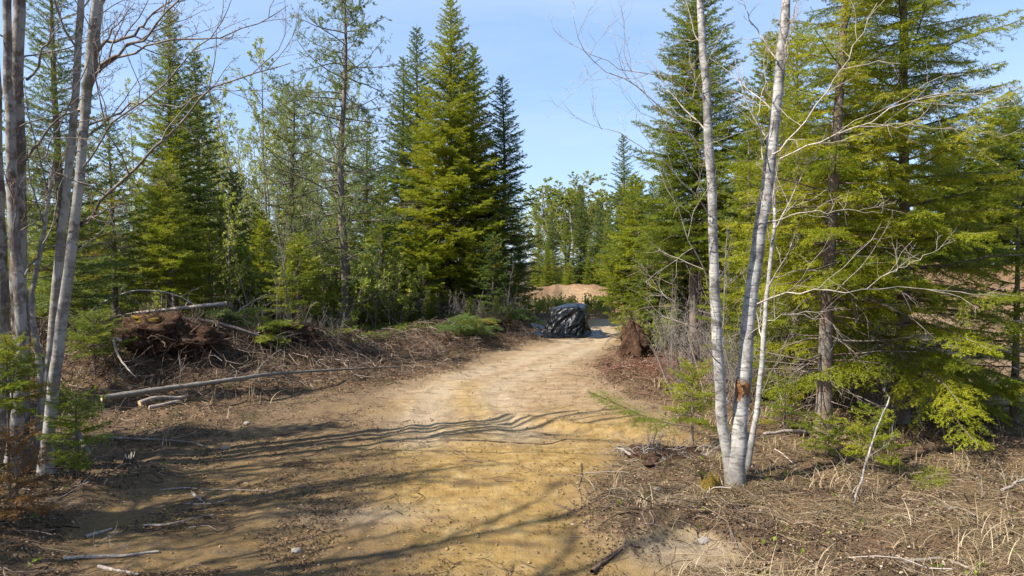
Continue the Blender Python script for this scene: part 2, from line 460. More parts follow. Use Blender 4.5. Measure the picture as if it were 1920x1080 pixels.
def birch_mat(name, white=(.34, .325, .30)):
    m, nt, out = new_mat(name); N = NT(nt)
    big = N.noise(5.5, 5, .65)
    c = N.ramp(big, [(.38, tuple(.42 * w for w in white)), (.55, white), (.75, tuple(min(.82, 1.25 * w) for w in white))])
    band = N.noise(1.0, 5, .7, N.coord((3.2, 3.2, 17)), .5)
    c = N.mix(N.math('MULTIPLY', N.ramp(band, [(.52, 0.), (.68, 1.)]), .6), c, tuple(.45 * w for w in white))
    lent = N.noise(1.0, 3, .6, N.coord((6, 6, 36)), 0.)                       # thin dark sideways lenticels
    c = N.mix(N.math('MULTIPLY', N.ramp(lent, [(.57, 0.), (.63, 1.)]), .8), c, (.085, .072, .064))
    scar = N.noise(1.0, 4, .65, N.coord((4, 4, 6)), .6)
    c = N.mix(N.math('MULTIPLY', N.ramp(scar, [(.57, 0.), (.64, 1.)]), .8), c, (.075, .065, .06))
    peel = N.noise(1.0, 3, .6, N.coord((7, 7, 26)), .4)
    c = N.mix(N.math('MULTIPLY', N.ramp(peel, [(.62, 0.), (.72, 1.)]), .5), c, (.50, .39, .29))
    tcz = N.n('ShaderNodeTexCoord'); sx = N.n('ShaderNodeSeparateXYZ'); N.l(tcz.outputs['Object'], sx.inputs[0])
    foot = N.math('ADD', N.math('MULTIPLY', sx.outputs[2], -1.3), N.math('ADD', N.math('MULTIPLY', big, 1.7), .0), True)
    c = N.mix(N.math('MULTIPLY', foot, .85), c, N.ramp(N.noise(30, 4), [(.3, (.05, .038, .028)), (.7, (.15, .12, .09))]))
    nb = N.bump(N.math('ADD', N.math('MULTIPLY', peel, .8), N.math('MULTIPLY', scar, -.6)), .6, .012)
    N.l(N.bsdf(c, .65, nb, .3), out.inputs['Surface']); return m
M['birch'] = birch_mat('white birch bark')
M['birch_thin'] = birch_mat('pale sapling bark', (.33, .305, .27))

m, nt, out = new_mat('peeled inner bark'); N = NT(nt)
c = N.ramp(N.noise(1, 4, .6, N.coord((30, 30, 14))), [(.3, (.07, .032, .014)), (.55, (.24, .11, .042)), (.75, (.38, .23, .12))])
N.l(N.bsdf(c, .8, N.bump(N.noise(60), .8, .01)), out.inputs['Surface']); M['peeled'] = m

# ground: bare sand and dirt where the attributes say so, forest litter elsewhere
m, nt, out = new_mat('dirt track and forest litter'); N = NT(nt)
sand, ochre, red, pale, soil_shade = (N.attr(k) for k in ('sand', 'ochre', 'red', 'pale', 'soil_shade'))
n_big = N.noise(.55, 6, .6); n_mid = N.noise(3.2, 6, .65); n_fine = N.noise(26, 6, .7); n_grit = N.noise(120, 4, .7)
tan = N.ramp(n_mid, [(.3, (.175, .120, .068)), (.55, (.27, .195, .120)), (.75, (.35, .28, .19))])
och = N.ramp(n_mid, [(.28, (.165, .098, .034)), (.5, (.265, .175, .060)), (.75, (.36, .265, .125))])
c = N.mix(N.math('MULTIPLY', N.math('ADD', ochre, N.math('MULTIPLY', N.math('SUBTRACT', n_big, .5), .9)), 1., True), tan, och)
c = N.mix(N.math('MULTIPLY', pale, .8), c, N.ramp(n_fine, [(.3, (.28, .225, .155)), (.7, (.40, .335, .25))]))
c = N.mix(red, c, N.ramp(n_mid, [(.3, (.13, .074, .040)), (.7, (.265, .165, .095))]))
c = N.mix(N.math('MULTIPLY', soil_shade, N.ramp(n_mid, [(.32, .35), (.62, 1.)])), c, N.ramp(n_fine, [(.3, (.035, .024, .016)), (.7, (.125, .088, .056))]))
st = N.noise(1.0, 6, .7, N.coord((1.1, 3.4, 1)), .5)
c = N.mix(N.math('MULTIPLY', N.ramp(st, [(.50, 0.), (.66, 1.)]), .7), c, (.15, .10, .055))
c = N.mix(N.math('MULTIPLY', N.ramp(n_grit, [(.32, 1.), (.45, 0.)]), .7), c, (.10, .068, .038))
c = N.mix(N.math('MULTIPLY', N.ramp(N.noise(60, 3), [(.64, 0.), (.72, 1.)]), .45), c, (.44, .38, .29))
lit = N.ramp(N.noise(38, 6, .75, None, 1.2), [(.30, (.022, .014, .010)), (.46, (.066, .045, .029)), (.58, (.13, .088, .054)), (.72, (.24, .18, .12))])
lit = N.mix(N.math('MULTIPLY', N.ramp(N.noise(1.3, 5, .7), [(.5, 0.), (.65, 1.)]), .45), lit, (.075, .07, .022))
lit = N.mix(N.ramp(N.noise(2.1, 5), [(.45, 0.), (.7, .45)]), lit, (.17, .10, .055))
edge = N.math('ADD', sand, N.math('MULTIPLY', N.math('SUBTRACT', N.noise(7, 6, .75), .5), 1.1))
fac = N.ramp(edge, [(.38, 0.), (.62, 1.)])
c = N.mix(fac, lit, c)
c = N.mix(1., c, (1.12, 1.10, 1.06), 'MULTIPLY')
hgt = N.math('ADD', N.math('MULTIPLY', n_fine, .5), N.math('ADD', N.math('MULTIPLY', n_grit, .22), N.math('MULTIPLY', n_mid, .9)))
nb = N.bump(hgt, 1., .05)
N.l(N.bsdf(c, .92, nb, .12), out.inputs['Surface']); M['ground'] = m

def scatter_mat(name, stops, rough=.85, trans=0.):
    m, nt, out = new_mat(name); N = NT(nt)
    c = N.ramp(N.attr('tint'), stops)
    b = N.bsdf(c, rough, None, .2)
    if trans:
        tr = N.n('ShaderNodeBsdfTranslucent'); N.l(c, tr.inputs['Color'])
        mx = N.n('ShaderNodeMixShader'); mx.inputs[0].default_value = trans
        N.l(b, mx.inputs[1]); N.l(tr.outputs[0], mx.inputs[2]); b = mx.outputs[0]
    N.l(b, out.inputs['Surface']); return m
M['litter'] = scatter_mat('dead leaves and chips', [(0, (.025, .016, .011)), (.3, (.075, .048, .030)), (.55, (.165, .108, .058)), (.8, (.27, .185, .11)), (1, (.40, .33, .26))])
M['twig'] = scatter_mat('dead twigs', [(0, (.022, .014, .01)), (.35, (.075, .048, .033)), (.7, (.20, .145, .10)), (.9, (.30, .225, .175)), (1, (.40, .34, .29))])
M['red_litter'] = scatter_mat('reddish bark and root bits', [(0, (.03, .015, .01)), (.35, (.10, .045, .028)), (.65, (.20, .095, .06)), (1, (.38, .25, .18))])
M['straw'] = scatter_mat('dry grass', [(0, (.14, .095, .045)), (.5, (.30, .22, .12)), (1, (.50, .42, .29))], .7, .2)
M['green_leaf'] = scatter_mat('fresh leaves', [(0, (.06, .10, .015)), (.5, (.12, .18, .02)), (1, (.22, .27, .03))], .5, .3)

m, nt, out = new_mat('crumpled plastic sheet'); N = NT(nt)
c = N.ramp(N.noise(3, 5), [(.35, (.007, .008, .009)), (.7, (.018, .020, .022))])
c = N.mix(N.math('MULTIPLY', N.ramp(N.noise(2.2, 6, .75), [(.56, 0.), (.70, 1.)]), .6), c, (.05, .045, .04))
N.l(N.bsdf(c, N.ramp(N.noise(6), [(.3, .24), (.7, .42)]), N.bump(N.noise(14, 5, .6, None, .8), .45, .03), .5), out.inputs['Surface']); M['tarp'] = m
m, nt, out = new_mat('mossy root soil'); N = NT(nt)
c = N.ramp(N.noise(16, 6, .75), [(.3, (.022, .013, .009)), (.55, (.085, .048, .03)), (.75, (.20, .125, .08))])
N.l(N.bsdf(c, .95, N.bump(N.noise(22, 6, .7), 1., .06), .1), out.inputs['Surface']); M['soil'] = m
m, nt, out = new_mat('moss'); N = NT(nt)
c = N.ramp(N.noise(30, 5, .7), [(.3, (.07, .05, .012)), (.6, (.19, .13, .025)), (.8, (.27, .19, .05))])
N.l(N.bsdf(c, .95, N.bump(N.noise(50, 5, .7), 1., .04), .1), out.inputs['Surface']); M['moss'] = m
m, nt, out = new_mat('pale rock'); N = NT(nt)
c = N.ramp(N.noise(9, 6, .7), [(.3, (.14, .12, .095)), (.6, (.26, .235, .20)), (.8, (.38, .35, .31))])
N.l(N.bsdf(c, .9, N.bump(N.noise(18, 6), .8, .02)), out.inputs['Surface']); M['rock'] = m

# ------------------------------------------------------------------ ground sheet
def build_ground():
    th = np.concatenate([np.linspace(-48, 48, 760), np.linspace(48, 312, 110)[1:-1]])
    th = np.radians(90 - th)
    rr = np.geomspace(.3, 700, 680)
    A, Rr = np.meshgrid(th, rr)
    x = Rr * np.cos(A); y = Rr * np.sin(A)
    z = height(x, y)
    n, mcols = x.shape
    V = np.stack([x, y, z], -1).reshape(-1, 3)
    i = np.arange(n * mcols).reshape(n, mcols)
    j = np.roll(i, -1, 1)
    F = np.stack([i[:-1], i[1:], j[1:], j[:-1]], -1).reshape(-1, 4)
    mb = MB(); mb.add(V, F, 0, .5, True)
    cen = len(V)
    mb.add(np.array([[0, 0, gz(0, 0)]]), np.zeros((0, 3), int)) if False else None
    me = mb.mesh('ground', [M['ground']])
    fx, fy = V[:, 0], V[:, 1]
    s, r, f = masks(fx, fy)
    dist = np.hypot(fx, fy)
    oc = sstep(15, 9.5, dist + (fbm(fx, fy, 2.5, 4) - .5) * 8) * s
    dR, eR, _ = polyline_dist(fx, fy, RIDGE)
    oc = np.maximum(oc, np.exp(-(dR / .55) ** 2) * .9)
    red = np.maximum(f, r * .35) * .9
    pl = np.zeros_like(fx)
    for tr in (TR_A, TR_B):
        d, _, _ = polyline_dist(fx, fy, tr)
        pl = np.maximum(pl, np.exp(-(d / .55) ** 2) * (.25 + .9 * fbm(fx, fy, 2, 3)))
    px_, py_ = gnd0(650, 965)
    pl = np.maximum(pl, np.exp(-(((fx - px_) / .9) ** 2 + ((fy - py_) / .35) ** 2)) * 1.0)
    w = np.clip(clay(fx, fy), 0, 1)
    pl = np.maximum(pl * s, w)
    # brown churned soil towards the left bank, darkened further to deepen its shade
    ox, oy = np.array(gnd0(0, 1000)), None
    sdm = poly_sd(fx, fy, SAND_POLY)
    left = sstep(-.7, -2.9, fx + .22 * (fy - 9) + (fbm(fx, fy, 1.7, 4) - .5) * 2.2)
    soil_shade = np.clip(left * sstep(24, 17, fy) * (.35 + 1.1 * fbm(fx, fy, .5, 4)) * 1.3 + sstep(1.0, .1, sdm + (fbm(fx, fy, 1.0, 3) - .5)) * .55, 0, 1) * .95
    sall = np.maximum(s, np.maximum(r, f))
    for k, a in (('sand', sall), ('ochre', oc), ('red', red), ('pale', pl), ('soil_shade', soil_shade)):
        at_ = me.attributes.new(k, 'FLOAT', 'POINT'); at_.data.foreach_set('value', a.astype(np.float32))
    o = link('ground', me); tag(o, kind='structure')
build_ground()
#PART2

def onpx(px, Y, dz=0.):
    """ground point at depth Y in the column px"""
    x = (px - 960.0) / FPX * Y / (cp)          # close enough: the pitch is under two degrees
    return np.array([x, Y, gz(x, Y) + dz])

def htop(py, Y, z0):
    return at(960, py, Y)[2] - z0

# ------------------------------------------------------------------ conifers
def plant(name, label, cat, me, loc, group=None, rz=0., sc=1., names=('trunk', 'crown')):
    t = thing(name, label, cat, loc, group, rz, sc)
    for nm, m_ in zip(names, me): link(nm, m_, t)
    return t

def firtree(name, label, px, Y, top, rpx, hb_py, nb, tone='mid', group=None, cat='spruce tree', dz=-.05, **k):
    b = onpx(px, Y, dz)
    H = htop(top, Y, b[2]); R = rpx * Y / FPX
    hb = max(.15, at(960, hb_py, Y)[2] - b[2])
    me = conifer(name, H, R, hb, nb, [M['bark_spruce'], M['needle_' + tone]], **k)
    return plant(name, label, cat, me, b, group)

MIDLOD = dict(sp=.185, nl=.070, nw=.021, nn=12)
# the cluster in the middle
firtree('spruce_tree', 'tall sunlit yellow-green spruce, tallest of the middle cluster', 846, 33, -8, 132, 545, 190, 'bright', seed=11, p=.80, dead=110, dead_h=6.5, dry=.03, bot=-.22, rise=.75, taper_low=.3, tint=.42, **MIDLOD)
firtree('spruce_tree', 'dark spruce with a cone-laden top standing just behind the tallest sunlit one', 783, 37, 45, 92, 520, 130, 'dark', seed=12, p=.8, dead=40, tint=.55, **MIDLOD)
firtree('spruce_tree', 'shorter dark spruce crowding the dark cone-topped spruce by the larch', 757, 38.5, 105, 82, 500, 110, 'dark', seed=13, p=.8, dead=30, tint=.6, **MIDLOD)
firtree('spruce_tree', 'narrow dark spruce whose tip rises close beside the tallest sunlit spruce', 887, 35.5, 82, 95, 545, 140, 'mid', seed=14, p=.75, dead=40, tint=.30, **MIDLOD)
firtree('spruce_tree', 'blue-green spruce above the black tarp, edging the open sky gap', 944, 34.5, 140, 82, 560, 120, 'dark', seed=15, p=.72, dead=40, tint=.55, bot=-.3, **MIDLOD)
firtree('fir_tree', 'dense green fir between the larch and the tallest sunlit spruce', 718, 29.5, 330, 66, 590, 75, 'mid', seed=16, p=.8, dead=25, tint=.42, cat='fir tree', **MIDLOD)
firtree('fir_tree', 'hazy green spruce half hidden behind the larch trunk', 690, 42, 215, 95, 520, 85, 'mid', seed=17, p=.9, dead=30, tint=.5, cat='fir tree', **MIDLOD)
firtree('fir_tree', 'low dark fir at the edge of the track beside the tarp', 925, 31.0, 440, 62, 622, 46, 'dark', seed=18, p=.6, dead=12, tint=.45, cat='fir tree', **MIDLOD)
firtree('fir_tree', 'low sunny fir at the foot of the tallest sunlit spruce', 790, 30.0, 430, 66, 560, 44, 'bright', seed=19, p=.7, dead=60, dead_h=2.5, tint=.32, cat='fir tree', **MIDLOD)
# left wood
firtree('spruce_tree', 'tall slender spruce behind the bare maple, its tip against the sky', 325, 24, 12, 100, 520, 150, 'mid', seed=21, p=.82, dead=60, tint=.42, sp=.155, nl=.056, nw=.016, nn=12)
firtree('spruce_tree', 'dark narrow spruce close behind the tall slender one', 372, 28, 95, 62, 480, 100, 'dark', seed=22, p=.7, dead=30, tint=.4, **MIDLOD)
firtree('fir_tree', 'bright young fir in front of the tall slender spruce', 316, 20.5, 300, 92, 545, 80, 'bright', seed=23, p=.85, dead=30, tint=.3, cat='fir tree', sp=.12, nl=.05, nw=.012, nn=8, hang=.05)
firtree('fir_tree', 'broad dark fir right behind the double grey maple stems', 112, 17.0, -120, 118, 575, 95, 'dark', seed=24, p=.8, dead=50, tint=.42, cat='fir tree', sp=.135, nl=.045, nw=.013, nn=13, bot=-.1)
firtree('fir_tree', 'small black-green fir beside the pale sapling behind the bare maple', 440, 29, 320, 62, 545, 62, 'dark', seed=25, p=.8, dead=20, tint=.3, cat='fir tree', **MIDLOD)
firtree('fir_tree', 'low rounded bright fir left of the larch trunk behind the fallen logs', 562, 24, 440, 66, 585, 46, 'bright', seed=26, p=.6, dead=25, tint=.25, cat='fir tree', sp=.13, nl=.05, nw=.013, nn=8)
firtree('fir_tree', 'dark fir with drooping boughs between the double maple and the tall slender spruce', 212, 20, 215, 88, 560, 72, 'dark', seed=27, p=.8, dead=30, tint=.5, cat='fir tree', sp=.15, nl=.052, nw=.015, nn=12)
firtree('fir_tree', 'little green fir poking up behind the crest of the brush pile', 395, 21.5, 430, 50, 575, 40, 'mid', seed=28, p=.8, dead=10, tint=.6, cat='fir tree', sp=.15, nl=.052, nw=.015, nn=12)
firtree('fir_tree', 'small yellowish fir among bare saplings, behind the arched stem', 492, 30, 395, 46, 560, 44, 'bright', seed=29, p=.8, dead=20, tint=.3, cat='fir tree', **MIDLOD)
# right wood
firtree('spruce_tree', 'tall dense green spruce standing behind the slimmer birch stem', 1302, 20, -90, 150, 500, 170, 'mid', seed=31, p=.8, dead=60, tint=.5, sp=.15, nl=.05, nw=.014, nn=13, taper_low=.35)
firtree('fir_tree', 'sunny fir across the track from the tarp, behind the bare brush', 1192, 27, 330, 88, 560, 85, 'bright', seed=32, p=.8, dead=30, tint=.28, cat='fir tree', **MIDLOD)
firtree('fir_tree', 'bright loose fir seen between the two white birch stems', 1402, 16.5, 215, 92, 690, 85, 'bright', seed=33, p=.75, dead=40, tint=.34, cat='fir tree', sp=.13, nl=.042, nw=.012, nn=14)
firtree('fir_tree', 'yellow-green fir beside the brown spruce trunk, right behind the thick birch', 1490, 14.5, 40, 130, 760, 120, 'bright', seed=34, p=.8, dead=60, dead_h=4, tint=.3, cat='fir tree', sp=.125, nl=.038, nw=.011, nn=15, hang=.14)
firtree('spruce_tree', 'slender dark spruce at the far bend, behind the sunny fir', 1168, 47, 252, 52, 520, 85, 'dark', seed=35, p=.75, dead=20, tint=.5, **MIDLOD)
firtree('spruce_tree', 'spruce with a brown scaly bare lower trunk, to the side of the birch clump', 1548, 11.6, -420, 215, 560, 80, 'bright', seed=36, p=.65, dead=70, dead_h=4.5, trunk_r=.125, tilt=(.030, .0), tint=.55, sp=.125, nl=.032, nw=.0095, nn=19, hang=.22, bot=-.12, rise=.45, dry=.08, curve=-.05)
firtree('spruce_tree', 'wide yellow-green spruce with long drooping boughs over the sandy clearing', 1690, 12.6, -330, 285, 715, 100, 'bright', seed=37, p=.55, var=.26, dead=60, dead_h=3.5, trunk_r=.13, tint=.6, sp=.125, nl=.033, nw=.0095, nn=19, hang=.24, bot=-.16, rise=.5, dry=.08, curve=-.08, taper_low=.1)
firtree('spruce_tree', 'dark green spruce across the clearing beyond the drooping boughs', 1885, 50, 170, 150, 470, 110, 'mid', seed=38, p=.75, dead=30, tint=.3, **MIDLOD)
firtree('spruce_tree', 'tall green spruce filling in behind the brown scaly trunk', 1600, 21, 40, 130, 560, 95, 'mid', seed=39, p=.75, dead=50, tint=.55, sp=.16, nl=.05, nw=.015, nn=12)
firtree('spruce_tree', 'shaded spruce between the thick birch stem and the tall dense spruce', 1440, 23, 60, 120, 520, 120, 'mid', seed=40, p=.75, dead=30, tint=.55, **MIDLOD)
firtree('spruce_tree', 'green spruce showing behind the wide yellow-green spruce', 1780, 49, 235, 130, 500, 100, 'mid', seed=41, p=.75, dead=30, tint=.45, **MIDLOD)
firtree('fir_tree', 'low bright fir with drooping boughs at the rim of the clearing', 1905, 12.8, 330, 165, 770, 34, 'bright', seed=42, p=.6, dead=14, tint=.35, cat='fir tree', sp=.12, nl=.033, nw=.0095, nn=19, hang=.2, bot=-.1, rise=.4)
firtree('spruce_tree', 'spruce standing beside the brush pile, outside the maples', -325, 12.4, -80, 130, 560, 60, 'mid', seed=64, p=.8, dead=30, tint=.4, **MIDLOD)  # stands outside the frame on the left, added to shade the brush pile
# small firs and saplings near the front
NEAR = dict(sp=.072, nl=.025, nw=.0068, nn=20)
firtree('fir_sapling', 'young green fir sapling at the foot of the slimmer birch stem', 1300, 11.0, 685, 52, 790, 15, 'bright', seed=51, p=.6, dead=10, tint=.25, cat='sapling', trunk_r=.02, **NEAR)
firtree('fir_sapling', 'bright green fir sapling growing below the grey maple stems', 138, 9.2, 738, 60, 850, 16, 'bright', seed=52, p=.6, dead=6, tint=.1, cat='sapling', trunk_r=.015, dry=0., **NEAR)
firtree('fir_sapling', 'rust-brown dead fir sapling at the bottom corner below the maples', 24, 7.4, 800, 46, 960, 18, 'dead', seed=53, p=.6, dead=6, tint=.4, cat='sapling', trunk_r=.012, dry=0., **NEAR)
firtree('fir_sapling', 'tiny yellow-green fir sapling on the litter between birch and brown trunk', 1556, 10.4, 790, 36, 880, 12, 'bright', seed=54, p=.6, dead=4, tint=.4, cat='sapling', trunk_r=.012, **NEAR)
firtree('fir_sapling', 'small sunny fir sapling beside the leaning pale stick', 1640, 9.6, 770, 44, 860, 14, 'bright', seed=55, p=.6, dead=5, tint=.42, cat='sapling', trunk_r=.012, **NEAR)
firtree('fir_sapling', 'green sapling in the shade behind the peeled birch stem', 1475, 11.8, 700, 38, 800, 13, 'mid', seed=56, p=.6, dead=8, tint=.6, cat='sapling', trunk_r=.014, **NEAR)
firtree('fir_sapling', 'fir sapling with green fronds close to the leftmost mossy trunk', 8, 8.4, 640, 60, 760, 24, 'mid', seed=57, p=.6, dead=5, tint=.55, cat='sapling', trunk_r=.014, **NEAR)
firtree('fir_sapling', 'drooping shaded fir sapling on the brush pile behind the maples', 175, 15.5, 590, 62, 660, 30, 'mid', seed=58, p=.6, dead=5, tint=.3, cat='sapling', trunk_r=.02, sp=.09, nl=.035, nw=.009, nn=9)

# stands that throw the shade over the near left of the track, just outside the frame
firtree('spruce_tree', 'spruce standing beside the near dirt, outside the maples', -560, 9.2, -260, 190, 560, 70, 'mid', seed=61, p=.8, dead=30, tint=.4, **MIDLOD)


# one bough of a fir reaching out over the track from the foot of the birch
def cut_bough(name, label, pos, L, yaw, tone, a=.02, b=-.05, sp=.065, nl=.026, nw=.0058, nn=11, n=1, spread=.5, seed=0, cat='fir bough', group=None, tint=.4, hang=.12):
    r = np.random.default_rng(seed); mb = MB()
    for i in range(n):
        P, D, Ls, ax = bough(L * r.uniform(.75, 1.1), sp, a + r.normal(0, .10 if n > 1 else 0), b, r, .42, hang)
        ya = yaw + (r.normal(0, spread) if n > 1 else 0)
        off = np.array([r.normal(0, .12 * L), r.normal(0, .12 * L), abs(r.normal(0, .20))]) if n > 1 else np.zeros(3)
        P = rotz(P, ya) + off; D = rotz(D, ya)
        tubes(mb, (rotz(ax, ya) + off)[None], np.linspace(1, .25, 7)[None] * (.004 + .006 * L), 5, 0, .3)
        needles(mb, P, D, Ls, nn, nl, nw, tint + r.normal(0, .12) + r.normal(0, .04, len(P)), 1, r=r)
    o = mb.build(name, [M['bark_spruce'], M['needle_' + tone]]); o.location = [float(c) for c in pos]
    return tag(o, label, cat, group)
cut_bough('fir_bough', 'long green fir bough stretching out over the dirt track from the birch foot', at(1295, 800, 10.6), 1.55, rad(176), 'bright', a=.22, b=.10, seed=5, tint=.15)
cut_bough('fir_bough', 'lone sunny fir bough lying out over the dry grass', at(1668, 935, 8.9), 1.15, rad(20), 'bright', a=.28, b=-.05, seed=6, tint=.4)

BOUGH_AT = [(690, 608, 26.5, 1.9, 'mid', 'pile of yellowish fir boughs heaped beside the larch foot'), (775, 622, 25.5, 1.6, 'mid', 'cut fir boughs lying at the track edge, next to the upturned board'),
            (835, 636, 24.6, 1.7, 'dark', 'bluish cut fir boughs heaped nearest the track edge'), (880, 628, 26.0, 1.3, 'dark', 'flattened blue-green fir boughs between the heaped ones and the tarp'),
            (470, 612, 19.6, 1.9, 'dark', 'shaded fir boughs dropped behind the sloping log'), (530, 640, 20.5, 1.4, 'mid', 'green fir boughs lying at the low end of the sloping log'),
            (410, 622, 18.6, 1.2, 'dark', 'dark fir boughs tucked under the sloping log near the root mass'), (610, 640, 23.0, 1.2, 'dark', 'dark fir boughs on the ground just left of the larch foot'),
            (725, 628, 24.6, 1.5, 'mid', 'loose green fir boughs on the bank between larch and reddish board'),
            (655, 650, 22.2, 1.2, 'mid', 'small heap of fir boughs behind the torn split log'),
            (500, 655, 18.6, 1.2, 'mid', 'green fir boughs on the brush pile front below the sloping log'),
            (945, 618, 28.8, 1.4, 'dark', 'dark fir boughs thrown on the bank right beside the tarp')]
for i, (px, py, Y, L, tone, lab) in enumerate(BOUGH_AT):
    p = onpx(px, Y, .12)
    cut_bough('cut_bough', lab, p, L, rad(-70 + 40 * (i % 3)), tone, a=.34, b=-.40, sp=.10, nl=.045, nw=.012, nn=9, n=9, spread=1.4, seed=70 + i, group='cut fir boughs along the track', tint=.55, hang=.2)

# ------------------------------------------------------------------ larch
def larch(label, px, Y, top, rpx, seed, lean=0.):
    r = np.random.default_rng(seed)
    b = onpx(px, Y, -.05); H = htop(top, Y, b[2]); R = rpx * Y / FPX
    tm, cm = MB(), MB()
    K = 16; hs = np.linspace(-.2, H, K)
    ctr = lambda h: np.stack([lean * h + .09 * np.sin(h * .7), .05 * np.sin(h * .9), h], -1)
    rr = .175 * (1 - np.clip(hs, 0, H) / (H * 1.02)) ** .85 + .01; rr[0] *= 1.5
    tubes(tm, ctr(hs)[None], rr[None], 12, 0, .4, lump=.05)
    nb = 125
    f = (np.arange(nb) + r.random(nb)) / nb
    h = 2.2 + f * (H - 2.4); az = np.arange(nb) * 2.4 + r.normal(0, .4, nb)
    ln = R * np.where(f < .25, .5 + f * 2, 1.) * (1 - f * .55) * r.uniform(.45, 1.15, nb)
    d0 = np.stack([np.cos(az), np.sin(az), r.normal(.12, .22, nb) - .25 * (1 - f)], -1)
    B = grow(ctr(h), d0, ln, 8, .11, .04, r)
    tubes(cm, B, np.linspace(1, .25, 8)[None] * (.008 + .010 * ln)[:, None], 4, 0, .15)
    s, d, pi, t = spawn(B, 11, .12, 1, 55, r)
    cl = ln[pi] * r.uniform(.12, .42, len(pi)) * (1.15 - .6 * t)
    C = grow(s, d + np.array([0, 0, -.15]), cl, 5, .14, .0, r)
    tubes(cm, C, np.linspace(1, .4, 5)[None] * .0055 * np.ones((len(pi), 1)), 3, 0, .15)
    s2, d2, p2, t2 = spawn(C, 4, .2, 1, 50, r)
    C2 = grow(s2, d2, cl[p2] * r.uniform(.2, .5, len(p2)), 3, .12, -.02, r)
    tubes(cm, C2, np.linspace(1, .5, 3)[None] * .0045 * np.ones((len(p2), 1)), 3, 0, .15)
    keep = r.random(len(C)) < .92
    def tufts(Cv, n, th):
        p, dd, _, _ = spawn(Cv, n, .1, 1, 40, r)
        k = r.random(len(p)) < th; p, dd = p[k], dd[k]
        needles(cm, p, dd, np.full(len(p), .02), 6, .042, .012, .4 + r.normal(0, .15, len(p)), 1, fwd=.5, r=r, updown=1.)
    tufts(C[keep], 8, .9); tufts(C2, 5, .85); tufts(B, 14, .6)
    t = thing('larch_tree', label, 'larch tree', b)
    tm.build('trunk', M['bark_larch'], t); cm.build('crown', [M['bark_larch'], M['needle_larch']], t)
larch('tall open larch with a dark straight trunk and sparse fresh needles', 641, 25.4, -60, 165, 81, .012)
larch('hazy second larch with thin branches, further back between the bare trees', 552, 34, 150, 150, 82, .0)

# ------------------------------------------------------------------ bare and budding broadleaved trees
def twiggy(cm, B, Rb, levels, r, mat_t=0, bud=None, bud_n=2, bud_s=.02, bud_mat=1, tint=.25, up=.03, ang=42, ratio=.45, min_r=.0022, bud_flat=1.):
    """levels: children per branch of each order, grown on curves B (N,K,3) with base radii Rb; buds or leaves on the last two orders"""
    lens = np.linalg.norm(np.diff(B, axis=1), axis=2).sum(1)
    cur, cl, cr = B, lens, np.asarray(Rb, float)
    last = [cur]
    for li, n in enumerate(levels):
        s, d, pi, t = spawn(cur, n, .18 if li else .12, 1, ang, r)
        ln = cl[pi] * ratio * r.uniform(.45, 1.2, len(pi)) * (1.15 - .65 * t)
        rr = np.maximum(cr[pi] * .5 * (1.1 - .6 * t), min_r)
        K = 6 if li == 0 else 4
        C = grow(s, d, ln, K, .19, up, r)
        tubes(cm, C, np.linspace(1, .35, K)[None] * rr[:, None], 4 if li == 0 else 3, mat_t, tint + r.normal(0, .08, len(pi)))
        cur, cl, cr = C, ln, rr
        last.append(C)
    if bud:
        for C in last[-2:]:
            p, d, _, _ = spawn(C, bud_n, .3, 1, 50, r)
            leaf_cards(cm, p, d, bud_s, bud_mat, r, .5)
    return cur

def leaf_cards(cm, p, d, s, mat, r, tint=.5, var=.2, asp=.6):
    n = len(p)
    if not n: return
    a = norm(d + r.normal(0, .5, (n, 3))); w = norm(np.cross(a, r.normal(0, 1, (n, 3))))
    sz = s * r.uniform(.6, 1.3, n)[:, None]
    up = np.cross(a, w) * sz * .15
    V = np.stack([p, p + a * sz * .55 - w * sz * asp * .5 + up, p + a * sz, p + a * sz * .55 + w * sz * asp * .5 + up], 1)
    cm.add(V, np.arange(n * 4).reshape(n, 4), mat, np.clip(tint + r.normal(0, var, n), 0, 1))

def pl(pts, K):
    return spline([at(*p) for p in pts], K)

def clump(name, label, cat, base, stems, limbs, bark, bud, levels, seed, bud_n=1, bud_s=.02, rand_limbs=0, rl=(1., 2.5), tmin=.35, min_r=.0028, side=None):
    """several-stemmed tree from photo polylines. stems: (points, r0, r1); limbs: (points, r0)"""
    r = np.random.default_rng(seed)
    t = thing(name, label, cat, base)
    Bs = []
    for pts, r0, r1 in stems:
        P = pl(pts, 26); P[1:-1] += r.normal(0, .006, (24, 3))
        R = np.linspace(1, 0, 26) ** .8 * (r0 - r1) + r1; R[0] *= 1.5; R[1] *= 1.22; R[2] *= 1.08
        R = R * (1 + r.normal(0, .025, 26))
        mb = MB(); tubes(mb, P[None], R[None], 14, 0, .3, lump=.035)
        mb.build('trunk', M[bark], t, base); Bs.append(P)
    cm = MB()
    main = []; mr = []
    for pts, r0 in limbs:
        P = pl(pts, 14); P[1:-1] += r.normal(0, .014 + r0 * .5, (12, 3))
        main.append(P); mr.append(r0)
    if rand_limbs:
        for P in Bs:
            s, d, pi, tt = spawn(P[None], rand_limbs, tmin, 1, 50, r)
            if side is not None: d = norm(d + np.array(side))
            ln = r.uniform(*rl, len(s))
            for q in grow(s, d, ln, 14, .10, .05, r): main.append(q)
            mr += list(.004 + .005 * ln)
    B = np.stack(main); mr = np.array(mr)
    tubes(cm, B, (np.linspace(1, .22, 14)[None] * mr[:, None]), 6, 0, .2)
    twiggy(cm, B, mr, levels, r, 0, True if bud else None, bud_n, bud_s, 1, min_r=min_r)
    cm.build('crown', [M['bark_grey'] if bark != 'birch' else M['birch_twig'], M[bud or 'leaf_spring']], t, base)
    return t

